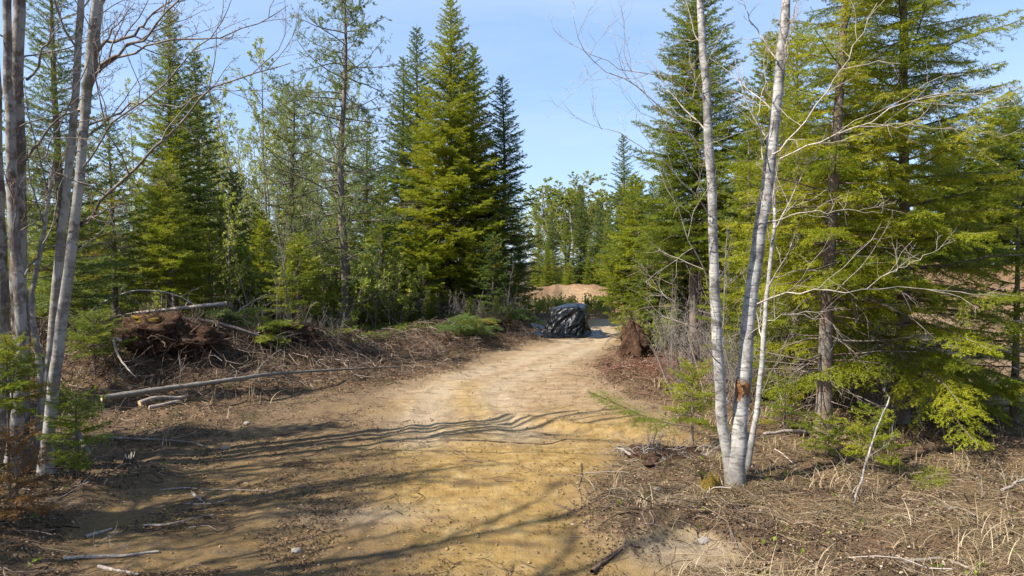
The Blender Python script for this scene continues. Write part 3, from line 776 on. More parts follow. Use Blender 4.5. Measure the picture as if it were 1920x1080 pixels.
M['birch_twig'] = bark_mat('birch twig bark', (.14, .11, .09), (.32, .27, .225), (.56, .51, .45), 18, 8, .4)

Yb = 9.25
t = clump('birch_tree', 'white birch clump with three stems at the right of the track, one stem peeled orange', 'birch tree', onpx(1376, Yb, 0), [
    ([(1378, 925, Yb), (1366, 870, Yb), (1356, 800, Yb), (1350, 720, Yb - .1), (1343, 600, Yb - .15), (1337, 460, Yb - .2), (1333, 330, Yb - .25), (1324, 180, Yb - .3), (1316, 60, Yb - .3), (1312, -80, Yb - .3), (1318, -300, Yb - .2)], .086, .034),
    ([(1376, 930, Yb - .05), (1383, 850, Yb - .05), (1390, 760, Yb), (1399, 640, Yb + .05), (1412, 520, Yb + .1), (1428, 410, Yb + .1), (1444, 310, Yb + .15), (1456, 200, Yb + .2), (1467, 90, Yb + .2), (1474, -40, Yb + .2), (1470, -300, Yb + .4)], .112, .045),
    ([(1392, 905, Yb + .4), (1408, 840, Yb + .5), (1422, 740, Yb + .6), (1431, 640, Yb + .7), (1441, 520, Yb + .8), (1452, 430, Yb + .8), (1452, 330, Yb + 1.0), (1458, 210, Yb + 1.2)], .047, .012)],
    [([(1462, 298, Yb + .1), (1530, 265, Yb), (1605, 238, Yb - .2), (1700, 196, Yb - .3), (1800, 178, Yb - .4), (1912, 164, Yb - .4)], 0.0130),
     ([(1605, 238, Yb - .2), (1690, 237, Yb - .1), (1790, 240, Yb), (1890, 262, Yb + .1)], 0.0094),
     ([(1420, 570, Yb - .1), (1490, 545, Yb - .5), (1560, 546, Yb - .7), (1640, 543, Yb - .8), (1740, 542, Yb - .8), (1840, 556, Yb - .8)], 0.0115),
     ([(1650, 520, Yb - .8), (1690, 500, Yb - .8), (1740, 474, Yb - .8), (1784, 455, Yb - .8)], 0.0065),
     ([(1440, 415, Yb), (1500, 400, Yb - .3), (1580, 396, Yb - .4), (1655, 400, Yb - .4)], 0.0086),
     ([(1448, 290, Yb), (1500, 240, Yb - .2), (1560, 160, Yb - .3), (1600, 95, Yb - .4), (1645, 5, Yb - .4)], 0.0130),
     ([(1455, 110, Yb), (1425, 60, Yb + .1), (1400, 20, Yb + .1), (1380, -30, Yb + .2)], 0.0115),
     ([(1470, 100, Yb + .1), (1490, 40, Yb + .1), (1500, -30, Yb)], 0.0086),
     ([(1430, 300, Yb), (1424, 220, Yb + .2), (1430, 140, Yb + .3), (1445, 40, Yb + .4)], 0.0101),
     ([(1340, 560, Yb), (1300, 460, Yb - .3), (1260, 380, Yb - .5), (1225, 280, Yb - .6)], 0.0094),
     ([(1332, 225, Yb - .2), (1290, 170, Yb - .3), (1240, 140, Yb - .4), (1170, 135, Yb - .5), (1100, 100, Yb - .6), (1040, 58, Yb - .6)], 0.0094),
     ([(1334, 300, Yb - .2), (1270, 230, Yb - .4), (1190, 160, Yb - .5), (1120, 120, Yb - .6), (1078, 60, Yb - .7), (1080, 10, Yb - .7)], 0.0094),
     ([(1338, 420, Yb - .2), (1270, 330, Yb - .5), (1190, 262, Yb - .6), (1130, 236, Yb - .7), (1105, 180, Yb - .8)], 0.0079),
     ([(1336, 380, Yb - .2), (1290, 300, Yb - .4), (1220, 190, Yb - .6), (1180, 130, Yb - .6), (1165, 20, Yb - .6)], 0.0072),
     ([(1345, 680, Yb - .1), (1300, 610, Yb - .5), (1260, 570, Yb - .8), (1225, 530, Yb - 1.0)], 0.0086),
     ([(1398, 640, Yb), (1440, 600, Yb - .4), (1520, 590, Yb - .7), (1600, 640, Yb - .8)], 0.0065)],
    'birch', None, (7, 5), 101, min_r=.0022, rand_limbs=7, rl=(.6, 1.7), tmin=.42, side=(.1, 0, .45))
# peeled patch on the thick stem: a thin collar of inner bark with a loose curl
mb = MB()
P = pl([(1391.6, 740, Yb), (1392.6, 728, Yb), (1393.6, 717, Yb)], 5); a_ = np.linspace(rad(150), rad(385), 22)
Rp = .0985
ring = np.stack([np.stack([P[k][0] + Rp * np.cos(a_) * (1 + .02 * np.sin(7 * a_ + k)), P[k][1] + Rp * np.sin(a_), P[k][2] + (.014 * np.sin(7 * a_ + k * 3) + .022 * np.sin(15 * a_ + 1) + .02 * np.sin(3 * a_)) * (.4 + .6 * abs(k - 2) / 2)], -1) for k in range(5)])
i = np.arange(5 * 22).reshape(5, 22)
mb.add(ring, np.stack([i[:-1, :-1], i[:-1, 1:], i[1:, 1:], i[1:, :-1]], -1).reshape(-1, 4), 0, .5, True)
cu = spline([at(1383, 712, Yb - .12), at(1382, 724, Yb - .16), at(1385, 738, Yb - .16), at(1381, 752, Yb - .15)], 9)
V = np.stack([cu, cu + np.array([.045, -.01, 0])], 1); i = np.arange(18).reshape(9, 2)
mb.add(V, np.stack([i[:-1, 0], i[:-1, 1], i[1:, 1], i[1:, 0]], -1), 0, .5, True)
o = mb.build('peeled_bark', M['peeled'], [c_ for c_ in t.children if c_.name.startswith('trunk')][1], onpx(1376, Yb, 0)); o['label'] = 'orange peeled band on the thick stem'
tag(o, kind=None)

Ym = 10.0
clump('maple_tree', 'mossy grey maple clump at the very edge, one thick scaly stem among thinner ones', 'maple tree', onpx(30, Ym, 0), [
    ([(38, 905, Ym), (36, 780, Ym), (40, 640, Ym + .05), (34, 500, Ym + .1), (36, 330, Ym + .1), (32, 160, Ym + .1), (36, 0, Ym + .1), (44, -320, Ym + .1)], .13, .065),
    ([(22, 900, Ym - .35), (40, 700, Ym - .35), (38, 560, Ym - .35), (24, 400, Ym - .3), (20, 240, Ym - .3), (14, 100, Ym - .3), (16, -260, Ym - .3)], .085, .045),
    ([(2, 910, Ym - .2), (6, 700, Ym - .2), (2, 480, Ym - .2), (-6, 250, Ym - .2), (-20, -200, Ym - .2)], .10, .05)],
    [([(48, 300, Ym), (90, 250, Ym - .3), (140, 180, Ym - .5), (180, 60, Ym - .7)], .022), ([(50, 150, Ym), (90, 90, Ym - .2), (110, 45, Ym - .3), (150, 10, Ym - .4)], .018),
     ([(45, 520, Ym), (90, 440, Ym + .4), (110, 360, Ym + .6), (130, 260, Ym + .8)], .016)],
    'bark_mossy', 'bud_red', (5, 4, 3), 102, rand_limbs=4, rl=(.8, 2.0), tmin=.45)
clump('maple_tree', 'smooth grey maple with paired leaning stems and long bare limbs reaching over the wood', 'maple tree', onpx(85, Ym - .3, 0), [
    ([(72, 885, Ym), (80, 790, Ym), (98, 620, Ym), (112, 470, Ym), (128, 330, Ym), (140, 190, Ym + .05), (150, 40, Ym + .1), (154, -60, Ym + .1), (150, -330, Ym + .2)], .070, .034),
    ([(86, 890, Ym - .3), (92, 800, Ym - .3), (106, 680, Ym - .3), (124, 540, Ym - .3), (140, 420, Ym - .3), (152, 300, Ym - .3), (162, 180, Ym - .3), (172, 60, Ym - .3), (182, -60, Ym - .3), (200, -320, Ym - .3)], .084, .038),
    ([(158, 210, Ym - .2), (174, 120, Ym - .1), (186, 30, Ym), (200, -60, Ym), (210, -260, Ym)], .06, .025),
    ([(72, 870, Ym + .2), (76, 700, Ym + .3), (60, 560, Ym + .5), (85, 420, Ym + .7), (100, 300, Ym + .8)], .05, .02)],
    [([(168, 118, Ym - .2), (220, 75, Ym - .3), (280, 38, Ym - .5), (330, -15, Ym - .6)], .030),
     ([(166, 140, Ym - .2), (215, 108, Ym - .5), (270, 70, Ym - .8), (330, 12, Ym - 1.0), (380, -40, Ym - 1.1)], .026),
     ([(160, 165, Ym - .2), (200, 120, Ym - .4), (260, 95, Ym - .6), (310, 80, Ym - .7), (400, 70, Ym - .8), (480, 48, Ym - .8), (540, 10, Ym - .8)], .020),
     ([(150, 420, Ym - .2), (200, 372, Ym - .6), (270, 300, Ym - 1.0), (330, 235, Ym - 1.2), (390, 170, Ym - 1.4), (470, 140, Ym - 1.5), (545, 118, Ym - 1.6)], .024),
     ([(142, 430, Ym - .2), (190, 400, Ym - .5), (240, 366, Ym - .7), (290, 315, Ym - .8)], .013),
     ([(148, 245, Ym - .2), (190, 225, Ym - .3), (250, 195, Ym - .5), (330, 192, Ym - .6), (420, 170, Ym - .6), (500, 172, Ym - .6)], .017),
     ([(132, 190, Ym), (100, 260, Ym - .2), (60, 330, Ym - .3), (40, 360, Ym - .3)], .012),
     ([(150, 320, Ym - .3), (200, 250, Ym - .5), (280, 180, Ym - .7), (360, 100, Ym - .9), (420, 30, Ym - 1.0), (440, -20, Ym - 1.)], .016)],
    'bark_maple', 'bud_red', (7, 5, 3), 103, rand_limbs=4, rl=(1., 2.4), tmin=.5, side=(.4, -.1, .1))

def sapling(name, seed, H, bark, leaf, stems=1, levels=(5, 4), leafs=.05, leafn=3, r0=.03, nl=14, spread=.12, rl=.22, tmin=.3, tw=.003, up=.08, ang=38):
    """one bare or budding sapling on the origin -> (trunk mesh, crown mesh)"""
    r = np.random.default_rng(seed)
    tm, cm = MB(), MB()
    Bs = []
    for s in range(stems):
        a = r.random() * 6.28
        d = np.array([[math.cos(a) * spread, math.sin(a) * spread, 1.]])
        P = grow(np.array([[r.normal(0, .05 * stems), r.normal(0, .05 * stems), -.15]]) * (1 if stems > 1 else 1), d, [H * r.uniform(.75, 1.05)], 14, .035, .01, r)
        tubes(tm, P, np.linspace(1, .18, 14)[None] * r0 * r.uniform(.7, 1.1), 8, 0, .3)
        Bs.append(P[0])
    B = np.stack(Bs)
    s, d, pi, t = spawn(B, nl, tmin, 1, ang, r)
    ln = H * rl * r.uniform(.5, 1.2, len(pi)) * (1.15 - .75 * t)
    L = grow(s, d, ln, 7, .10, up, r)
    tubes(cm, L, np.linspace(1, .3, 7)[None] * np.maximum(r0 * .38 * (1.1 - .7 * t), tw)[:, None], 4, 0, .3)
    twiggy(cm, L, np.maximum(r0 * .3 * (1.1 - .7 * t), tw), levels, r, 0, leaf is not None, leafn, leafs, 1, min_r=tw, up=.05)
    return tm.mesh(name + '_trunk', [M[bark]]), cm.mesh(name + '_crown', [M['bark_grey'], M[leaf or 'leaf_spring']])

PROTO = {
    'pale': [sapling('pale_sapling', 200 + i, 6.0, 'birch_thin', 'leaf_spring', 1, (4, 4), .075, 3, .035, 18, tw=.0045) for i in range(3)],
    'bare': [sapling('bare_sapling', 210 + i, 5.0, 'bark_grey', None, 1, (5, 4), r0=.028, nl=15, tw=.0045) for i in range(3)],
    'shade': [sapling('bare_shade_tree', 260 + i, 12., 'bark_grey', None, 3, (4, 3), r0=.13, nl=13, spread=.10, rl=.30, tmin=.2, tw=.011) for i in range(2)],
    'tall': [sapling('tall_bare_tree', 220 + i, 11., 'bark_grey', 'leaf_spring', 1, (6, 5), .085, 3, .075, 22, tmin=.25, tw=.0065) for i in range(3)],
    'shrub': [sapling('bare_shrub', 230 + i, 1.9, 'bark_grey', None, 8, (4, 3), r0=.014, nl=7, spread=.55, rl=.45, tmin=.12, tw=.0032) for i in range(3)],
    'leafy': [sapling('leafy_shrub', 240 + i, 1.7, 'bark_grey', 'leaf_spring', 9, (4, 3), .065, 3, .014, 8, spread=.6, rl=.42, tmin=.15, tw=.004) for i in range(2)],
    'crown': [sapling('broadleaved_tree', 250 + i, 15., 'bark_grey', 'leaf_spring', 1, (8, 7), .078, 26, .15, 26, rl=.30, tmin=.3, tw=.012, ang=48) for i in range(3)],
}
USED = {}
def put(kind, name, label, cat, pos, H=None, group=None, i=None, base_h=None, rzv=None, wide=1.):
    k = USED.get(kind, 0); USED[kind] = k + 1
    me = PROTO[kind][(k if i is None else i) % len(PROTO[kind])]
    s = 1. if H is None else H / base_h
    return plant(name, label, cat, me, pos, group, rzv if rzv is not None else float(rng.random() * 6.28), (s * wide, s * wide, s))

# single thin stems one can point at
put('pale', 'birch_sapling', 'thin pale birch sapling rising beside the black-green fir', 'sapling', onpx(427, 22.5), htop(300, 22.5, 0), base_h=6.0, i=0, rzv=1.)
put('pale', 'birch_sapling', 'thin white birch sapling leaning behind the root clod at the bend', 'sapling', onpx(1212, 26.0), htop(345, 26, 0), base_h=6.0, i=1, rzv=2.2, wide=.55)
put('pale', 'birch_sapling', 'slender grey sapling between the larch and the black-green fir', 'sapling', onpx(482, 25), htop(330, 25, 0), base_h=6.0, i=2)
ZONES = [   # kind, name, label, cat, group, px range, depth range, height range, n, base_h
    ('pale', 'birch_sapling', 'pale budding sapling in the thicket behind the brush pile', 'sapling', 'budding saplings behind the brush pile', (-80, 640), (27, 44), (5, 8), 46, 6.0),
    ('bare', 'bare_sapling', 'bare grey sapling in the thicket behind the brush pile', 'sapling', 'bare saplings behind the brush pile', (100, 760), (21, 36), (3, 5.5), 30, 5.0),
    ('tall', 'bare_tree', 'tall bare grey tree standing deep in the wood behind the larch', 'tree', 'tall bare trees behind the larch', (330, 660), (36, 60), (11, 16.5), 22, 11.),
    ('tall', 'budding_tree', 'slim budding tree in the gap between slender spruce and larch', 'tree', 'budding trees between slender spruce and larch', (370, 650), (32, 46), (8, 13), 16, 11.),
    ('tall', 'bare_tree', 'tall bare tree deep in the wood behind the maples', 'tree', 'tall bare trees behind the maples', (0, 330), (36, 55), (9, 14), 10, 11.),
    ('bare', 'bare_sapling', 'bare sapling among the low branches of the middle spruce cluster', 'sapling', 'bare saplings under the middle spruces', (700, 960), (29, 34), (1.8, 3.4), 18, 5.0),
    ('leafy', 'leafy_sapling', 'bushy leafing sapling in the sunny gap by the larch', 'sapling', 'bushy leafing saplings by the larch', (340, 700), (25, 36), (2.5, 5.0), 20, 1.7),
    ('shrub', 'bare_shrub', 'bare tangled shrub under the middle spruces', 'shrub', 'bare shrubs under the middle spruces', (650, 985), (28, 31.5), (1.4, 2.3), 11, 1.9),
    ('shrub', 'bare_shrub', 'bare tangled shrub by the track between root clod and birch', 'shrub', 'bare shrubs beyond the birch', (1275, 1400), (14, 22), (1.5, 2.6), 13, 1.9),
    ('bare', 'bare_sapling', 'bare sapling in the brush between root clod and birch', 'sapling', 'bare saplings beyond the birch', (1240, 1400), (15, 24), (2.4, 4.2), 9, 5.0),
    ('shrub', 'bare_shrub', 'bare shrub in the shade among the spruces beyond the birch', 'shrub', 'bare shrubs among the spruces beyond the birch', (1420, 1760), (12.5, 20), (1.0, 2.0), 22, 1.9),
    ('shrub', 'bare_shrub', 'bare shrub at the wood edge behind the brush pile', 'shrub', 'bare shrubs behind the brush pile', (120, 640), (19.5, 27), (1.2, 2.4), 15, 1.9),
    ('leafy', 'leafy_shrub', 'green leafing shrub on the low bank behind the tarp', 'shrub', 'leafing shrubs behind the tarp', (1000, 1150), (38, 43), (1.0, 1.7), 11, 1.7),
    ('leafy', 'leafy_shrub', 'green leafing shrub at the foot of the sunny fir', 'shrub', 'leafing shrubs below the sunny fir', (1205, 1330), (24, 33), (1.0, 2.0), 9, 1.7),
]
zr = np.random.default_rng(44)
for kind, nm, lab, cat, grp, pxr, Yr, Hr, n, bh in ZONES:
    for q in range(n):
        px = pxr[0] + (pxr[1] - pxr[0]) * (q + zr.random()) / n; Y = zr.uniform(*Yr)
        put(kind, nm, lab, cat, onpx(px, Y, -.03), zr.uniform(*Hr), grp, base_h=bh, rzv=zr.random() * 6.28)

YF = [conifer('young_fir', 4.5, 1.15, .25, 62, [M['bark_spruce'], M['needle_' + t_]], sp=.13, nl=.06, nw=.018, nn=8, seed=320 + i, dead=10, tint=.4, p=.75) for i, t_ in enumerate(('bright', 'mid', 'bright', 'mid'))]
yr = np.random.default_rng(77)
for grp, lab, pxr, Yr, Hr, n in [
    ('young firs in the thicket behind the brush pile', 'young green fir in the thicket behind the brush pile', (60, 640), (24, 38), (2.2, 5.5), 30),
    ('young firs behind the maples', 'young fir in the shade of the wood behind the maples', (-120, 240), (20, 32), (2.0, 4.5), 8),
    ('young firs around the middle spruces', 'young fir crowding the foot of the middle spruces', (650, 985), (31, 38), (2.0, 4.5), 16),
    ('young firs beyond the root clod', 'young bright fir in the wood beyond the root clod', (1190, 1420), (24, 38), (2.5, 6), 16),
    ('low firs along the wood edge behind the brush pile', 'low green fir at the wood edge behind the brush pile', (330, 640), (20.5, 25), (.9, 1.9), 16),
    ('low firs in front of the middle spruces', 'low green fir at the front of the middle spruces', (655, 960), (27.5, 30.5), (.8, 1.8), 14),
    ('young firs behind the brown scaly trunk', 'young fir in the wood behind the brown scaly trunk', (1400, 1660), (17, 34), (2.5, 5.5), 14),
    ('young firs at the rim of the sand mounds', 'young fir at the rim of the sand mounds', (985, 1190), (61, 70), (2.5, 5), 12)]:
    for q in range(n):
        p = onpx(pxr[0] + (pxr[1] - pxr[0]) * (q + yr.random()) / n, yr.uniform(*Yr), -.05); s_ = yr.uniform(*Hr) / 4.5
        plant('young_fir', lab, 'fir tree', YF[q % 4], p, grp, yr.random() * 6.28, (s_ * yr.uniform(.9, 1.25), s_ * yr.uniform(.9, 1.25), s_))

# far wood all the way round the view
FAR = [conifer('far_spruce', 12., 2.1, .6, 110, [M['bark_spruce'], M['needle_' + t_]], sp=.22, nl=.11, nw=.034, nn=7, seed=300 + i, dead=12, tint=.5, p=.8) for i, t_ in enumerate(('dark', 'mid', 'mid'))]
fr = np.random.default_rng(9)
def far_spruce(px, Y, top, label, group, i):
    p = onpx(px, Y, -.1); H = htop(top, Y, p[2]); s = H / 12.
    plant('far_spruce', label, 'spruce tree', FAR[i % 3], p, group, fr.random() * 6.28, (s * fr.uniform(.8, 1.05), s * fr.uniform(.8, 1.05), s))
for px, Y, top, i, lab in [(1176 - 88, 68, 345, 0, 'slim dark spruce centred in the sky gap above the sand mounds'), (1035, 72, 395, 0, 'dark far spruce directly above the black tarp'), (1123, 75, 375, 0, 'dark far spruce between the slim one and the bend'),
                           (1010, 66, 400, 1, 'far green spruce beside the blue-green one by the sky gap'), (1060, 80, 415, 1, 'small far spruce squeezed below the pale green treetops'), (1140, 62, 400, 1, 'dark bushy far spruce at the bend of the track'), (1105, 64, 440, 2, 'low far spruce over the upper sand mound'), (1025, 60, 455, 2, 'low dark fir at the back edge of the sand mound'), (1152, 56, 430, 2, 'bushy low fir at the side of the upper mound')]:
    far_spruce(px, Y, top, lab, None, i)
for q in range(34):
    far_spruce(-220 + 30 * q + fr.uniform(-12, 12) if q < 39 else 0, fr.uniform(46, 66), fr.uniform(300, 430), 'far dark spruce at the back of the wood behind larch and maples', 'far spruces behind larch and maples', q) if -220 + 30 * q < 700 else None
for q in range(20):
    far_spruce(1215 + 42 * q + fr.uniform(-12, 12), fr.uniform(40, 62) if q < 11 else fr.uniform(54, 66), fr.uniform(210, 380), 'far spruce closing the wood behind birch and clearing', 'far spruces behind birch and clearing', q)
for q, (px, Y, top) in enumerate([(1015, 92, 330), (1045, 96, 318), (1075, 90, 335), (1120, 94, 318), (1098, 100, 340), (1148, 98, 330), (985, 90, 340), (1030, 104, 326), (1060, 106, 322), (1110, 108, 326), (1134, 104, 334), (1160, 92, 345)]):
    p = onpx(px, Y, -.1); H = htop(top, Y, p[2])
    put('crown', 'broadleaved_tree', 'pale green leafing tree on the skyline in the sky gap', 'tree', p, H, 'leafing trees in the sky gap', base_h=15., rzv=fr.random() * 6.28, wide=1.5)
for q in range(26):
    px = -350 + q * 48
    if px > 700: px += 480
    p = onpx(px, fr.uniform(70, 95), -.1)
    put('crown', 'broadleaved_tree', 'hazy leafing tree at the far back of the wood', 'tree', p, fr.uniform(11, 14), 'leafing trees at the far back', base_h=15., rzv=fr.random() * 6.28)
# bare trees just outside the frame whose limbs stripe the near dirt with shade
for q, (x, y, H) in enumerate([(-9.8, 5.4, 12), (-8.5, 3.4, 12), (-9.0, 6.3, 10), (-7.2, 1.6, 12.5), (-11.8, 4.2, 13), (-10.6, 7.2, 11)]):
    put('shade', 'bare_tree', 'bare grey tree beside the near dirt, outside the maples', 'tree', (x, y, gz(x, y)), H, 'bare trees beside the near dirt', base_h=12.)
#PART3

# ------------------------------------------------------------------ felled stems, sticks and logs
def log(name, label, pts, r0, r1, mat, cat='log', K=22, sides=10, twigs=0, seed=0, onground=None, group=None, wob=.006):
    r = np.random.default_rng(seed + 500)
    P = pl(pts, K)
    P[1:-1] += r.normal(0, wob, (K - 2, 3))
    if onground is not None:
        P[:, 2] = np.maximum(P[:, 2], height(P[:, 0], P[:, 1]) + onground)
        for _ in range(4): P[1:-1, 2] = (P[:-2, 2] + 2 * P[1:-1, 2] + P[2:, 2]) / 4
        if onground >= 0 and len(pts[0]) == 3 and onground < .2: P[:, 2] = np.minimum(P[:, 2], height(P[:, 0], P[:, 1]) + onground + 1.6)
    R = np.linspace(r0, r1, K) * (1 + r.normal(0, .04, K))
    base = P[0].copy()
    mb = MB(); tubes(mb, P[None], R[None], sides, 0, .3 + .2 * r.random(), cap=(1 if r0 > .035 else False), lump=.05)
    if twigs:
        s, d, pi, t = spawn(P[None], twigs, .15, 1, 55, r)
        ln = r.uniform(.25, .9, twigs) * (.4 + r0 * 10)
        B = grow(s, d, ln, 6, .16, -.02, r)
        tubes(mb, B, np.linspace(1, .3, 6)[None] * .35 * r1, 4, 0, .3)
        s, d, pi, t = spawn(B, 4, .2, 1, 45, r)
        tubes(mb, grow(s, d, ln[pi] * .4, 4, .15, 0, r), np.linspace(1, .4, 4)[None] * .0035, 3, 0, .3)
    o = mb.build(name, [M[mat], M['cut_wood']], None, base); o.location = [float(c) for c in base]
    return tag(o, label, cat, group)

def glog(name, label, pts, r0, r1, mat, **k):
    """points are photo pixels that lie on the flat ground"""
    q = []
    for px, py in pts:
        x, y = gnd0(px, py); q.append((px, py, y))
    return log(name, label, q, r0, r1, mat, onground=r0 * .6, **k)

log('fallen_log', 'long pale fallen birch pole lying across the front of the brush pile', [(190, 747, 13.0), (300, 730, 13.7), (400, 717, 14.3), (462, 707, 14.8), (520, 700, 15.6), (620, 694, 16.8), (752, 692, 18.4)], .062, .022, 'birch', 'log', 30, 12, 7, 1, onground=.26)
log('fallen_log', 'pale log sloping down from the crest of the brush pile', [(305, 602, 17.4), (375, 600, 17.5), (432, 612, 17.6), (490, 632, 17.9), (530, 642, 18.2), (566, 656, 18.6)], .062, .028, 'birch', 'log', 24, 10, 6, 2, onground=.30)
log('fallen_log', 'cut pale log resting on top of the brush pile, sawn end by a sapling', [(425, 569, 19.4), (360, 576, 19.2), (300, 582, 19.0), (232, 590, 18.8), (170, 608, 18.4), (130, 616, 18.0)], .065, .03, 'deadwood', 'log', 20, 10, 4, 3, onground=.26)
log('bent_sapling', 'thin grey sapling bent into an arch over the brush pile', [(132, 632, 17.6), (150, 605, 17.8), (190, 570, 18.2), (240, 548, 18.5), (290, 545, 18.8), (340, 558, 19.1), (385, 588, 19.4)], .035, .014, 'birch_thin', 'sapling', 24, 8, 10, 4)
log('fallen_branch', 'forked grey branch slanting up from the low end of the sloping log', [(438, 595, 19.2), (452, 580, 19.3), (470, 568, 19.4), (500, 552, 19.6)], .03, .01, 'deadwood', 'branch', 14, 8, 3, 5, onground=.05)
log('dead_root', 'twisted grey dead root hooked over the face of the brush pile', [(228, 640, 15.6), (213, 632, 15.6), (217, 655, 15.4), (226, 675, 15.2), (242, 694, 15.0), (256, 708, 14.9)], .035, .012, 'deadwood', 'root', 18, 8, 7, 6, onground=.10)
log('fallen_branch', 'short thick grey branch under the pale birch pole', [(262, 786, 13.6), (296, 772, 13.9), (330, 758, 14.2), (352, 747, 14.4)], .055, .04, 'deadwood', 'branch', 14, 10, 0, 7, onground=.10)
log('fallen_branch', 'smooth short stick just below the thick grey branch', [(280, 797, 13.3), (306, 787, 13.5), (336, 772, 13.8)], .038, .03, 'deadwood', 'branch', 12, 8, 0, 8, onground=.06)
log('fallen_branch', 'slim pale pole lying level at the foot of the brush pile', [(205, 832, 11.4), (255, 834, 11.4), (310, 837, 11.4), (368, 842, 11.3), (398, 862, 11.1)], .026, .010, 'birch_thin', 'branch', 18, 8, 6, 9, onground=.05)
log('fallen_branch', 'broken birch limb lying down the slope under the maple sapling', [(132, 795, 10.4), (150, 820, 10.2), (165, 850, 10.0)], .05, .04, 'birch_thin', 'branch', 10, 9, 0, 10)
log('split_log', 'torn orange-tan split log lying by the larch foot', [(566, 662, 22.6), (600, 660, 22.7), (640, 663, 22.8), (672, 667, 22.9)], .11, .07, 'cut_wood', 'log', 12, 9, 0, 11)
log('broken_branch', 'short pale splintered branch propped before the split log', [(578, 680, 21.4), (592, 668, 21.5), (606, 656, 21.6)], .04, .02, 'deadwood', 'branch', 8, 7, 0, 12)
log('splintered_board', 'reddish splintered wood leaning up among the cut fir boughs', [(758, 618, 26.6), (742, 604, 26.8), (730, 594, 26.9)], .09, .03, 'root', 'wood', 8, 7, 0, 13)
log('cut_log', 'short cut log with a pale sawn end among the cut fir boughs', [(832, 603, 26.8), (815, 604, 26.9), (800, 606, 27.0)], .10, .10, 'bark_spruce', 'log', 8, 10, 0, 14)
log('leaning_stick', 'thin pale stick leaning up through the dry grass to the sunny sapling', [(1590, 985, 8.1), (1610, 920, 8.4), (1625, 865, 8.8), (1645, 800, 9.2), (1668, 745, 9.5)], .017, .008, 'birch_thin', 'stick', 16, 7, 5, 15)
log('fallen_branch', 'long grey branch lying low in the shade at the edge of the clearing', [(1770, 985, 8.2), (1830, 950, 8.6), (1880, 920, 8.9), (1930, 895, 9.1)], .028, .018, 'deadwood', 'branch', 14, 8, 4, 16)
log('fallen_branch', 'pale broken pole lying in the litter behind the birch clump', [(1430, 815, 11.4), (1480, 808, 11.6), (1540, 812, 11.7), (1600, 806, 11.9)], .03, .022, 'deadwood', 'branch', 14, 8, 3, 17)
for pts, r0, lab, mat, tw in [
    ([(800, 829), (860, 828), (920, 830), (985, 834), (1030, 834), (1062, 825)], .014, 'thin dark stick curving across the middle of the dirt', 'root', 3),
    ([(840, 842), (868, 856), (880, 868), (905, 872)], .010, 'small forked dark twig below the curving stick', 'root', 4),
    ([(1090, 872), (1090, 905), (1085, 925), (1093, 948)], .010, 'thin upright-lying dark twig on the bare dirt before the birch', 'root', 3),
    ([(1040, 950), (1070, 965), (1095, 985), (1108, 1010)], .012, 'branched dark twig on the yellow dirt', 'root', 6),
    ([(270, 987), (320, 985), (360, 976), (400, 966)], .016, 'pale peeled stick lying in the shaded near dirt', 'deadwood', 0),
    ([(160, 1010), (195, 998), (212, 992)], .022, 'stubby tan wood chip stick in the shaded corner', 'deadwood', 0),
    ([(120, 1052), (190, 1048), (250, 1046), (298, 1040)], .022, 'long worn root lying along the bottom edge of the shaded dirt', 'deadwood', 4),
    ([(185, 1068), (220, 1078), (260, 1084)], .02, 'short pale stick lowest in the shaded corner', 'deadwood', 0),
    ([(340, 945), (400, 945), (432, 936)], .012, 'thin grey stick on the half-shaded dirt', 'deadwood', 3),
    ([(300, 920), (345, 915), (400, 918), (500, 920)], .010, 'long thin straw-coloured stick at the edge of sun and shade', 'deadwood', 2),
    ([(360, 925), (372, 935), (380, 942)], .02, 'flat curled bark scrap on the half-shaded dirt', 'deadwood', 0),
    ([(1120, 625 + 52), (1150, 684), (1185, 690), (1215, 692)], .018, 'dark root sticking out of the litter below the root clod', 'root', 4),
    ([(1360, 895), (1420, 940), (1470, 968), (1500, 985)], .012, 'straight pale reed fallen from the birch foot', 'birch_thin', 0),
    ([(1500, 985), (1545, 968), (1600, 960), (1660, 962)], .012, 'pale stick lying level in the dry grass', 'birch_thin', 0),
    ([(1340, 960), (1375, 1020), (1400, 1060)], .010, 'bleached thin stick pointing down the pale clay patch', 'birch_thin', 0),
    ([(1690, 1065), (1760, 1058), (1830, 1082)], .020, 'grey branch along the lower corner of the dry litter', 'deadwood', 3),
    ([(1110, 1072), (1135, 1050), (1165, 1036), (1200, 1030)], .022, 'dark root poking from the clay near the pale patch', 'root', 3),
    ([(560, 700), (640, 688), (700, 676), (770, 650)], .012, 'long thin pole slanting from the birch pole tip towards the larch', 'deadwood', 3)]:
    glog('stick', lab, pts, r0 * 1.1, r0 * .55, mat, cat='stick', K=14, sides=6, twigs=tw, seed=len(lab))

# ------------------------------------------------------------------ root clods and stumps
from mathutils import noise as mn
def lump_mesh(mb, c, rx, ry, rz, amp, mat, seed, shape=None, nu=56, nv=36, top=0.):
    u = np.linspace(0, 2 * math.pi, nu, endpoint=False); v = np.linspace(.02, math.pi - .02, nv)
    V = np.empty((nv, nu, 3))
    for a in range(nv):
        for b in range(nu):
            d = np.array([math.sin(v[a]) * math.cos(u[b]), math.sin(v[a]) * math.sin(u[b]), math.cos(v[a])])
            k = 1 + amp * mn.fractal(Vector(d * 1.6 + seed), 1., 2.1, 5) + amp * .35 * mn.noise(Vector(d * 9 + seed))
            p = d * k
            if shape: p = shape(p)
            V[a, b] = p * (rx, ry, rz)
    i = np.arange(nv * nu).reshape(nv, nu); j = np.roll(i, -1, 1)
    mb.add(V + c, np.stack([i[:-1], i[1:], j[1:], j[:-1]], -1).reshape(-1, 4), mat, .5, True)
    return V + c

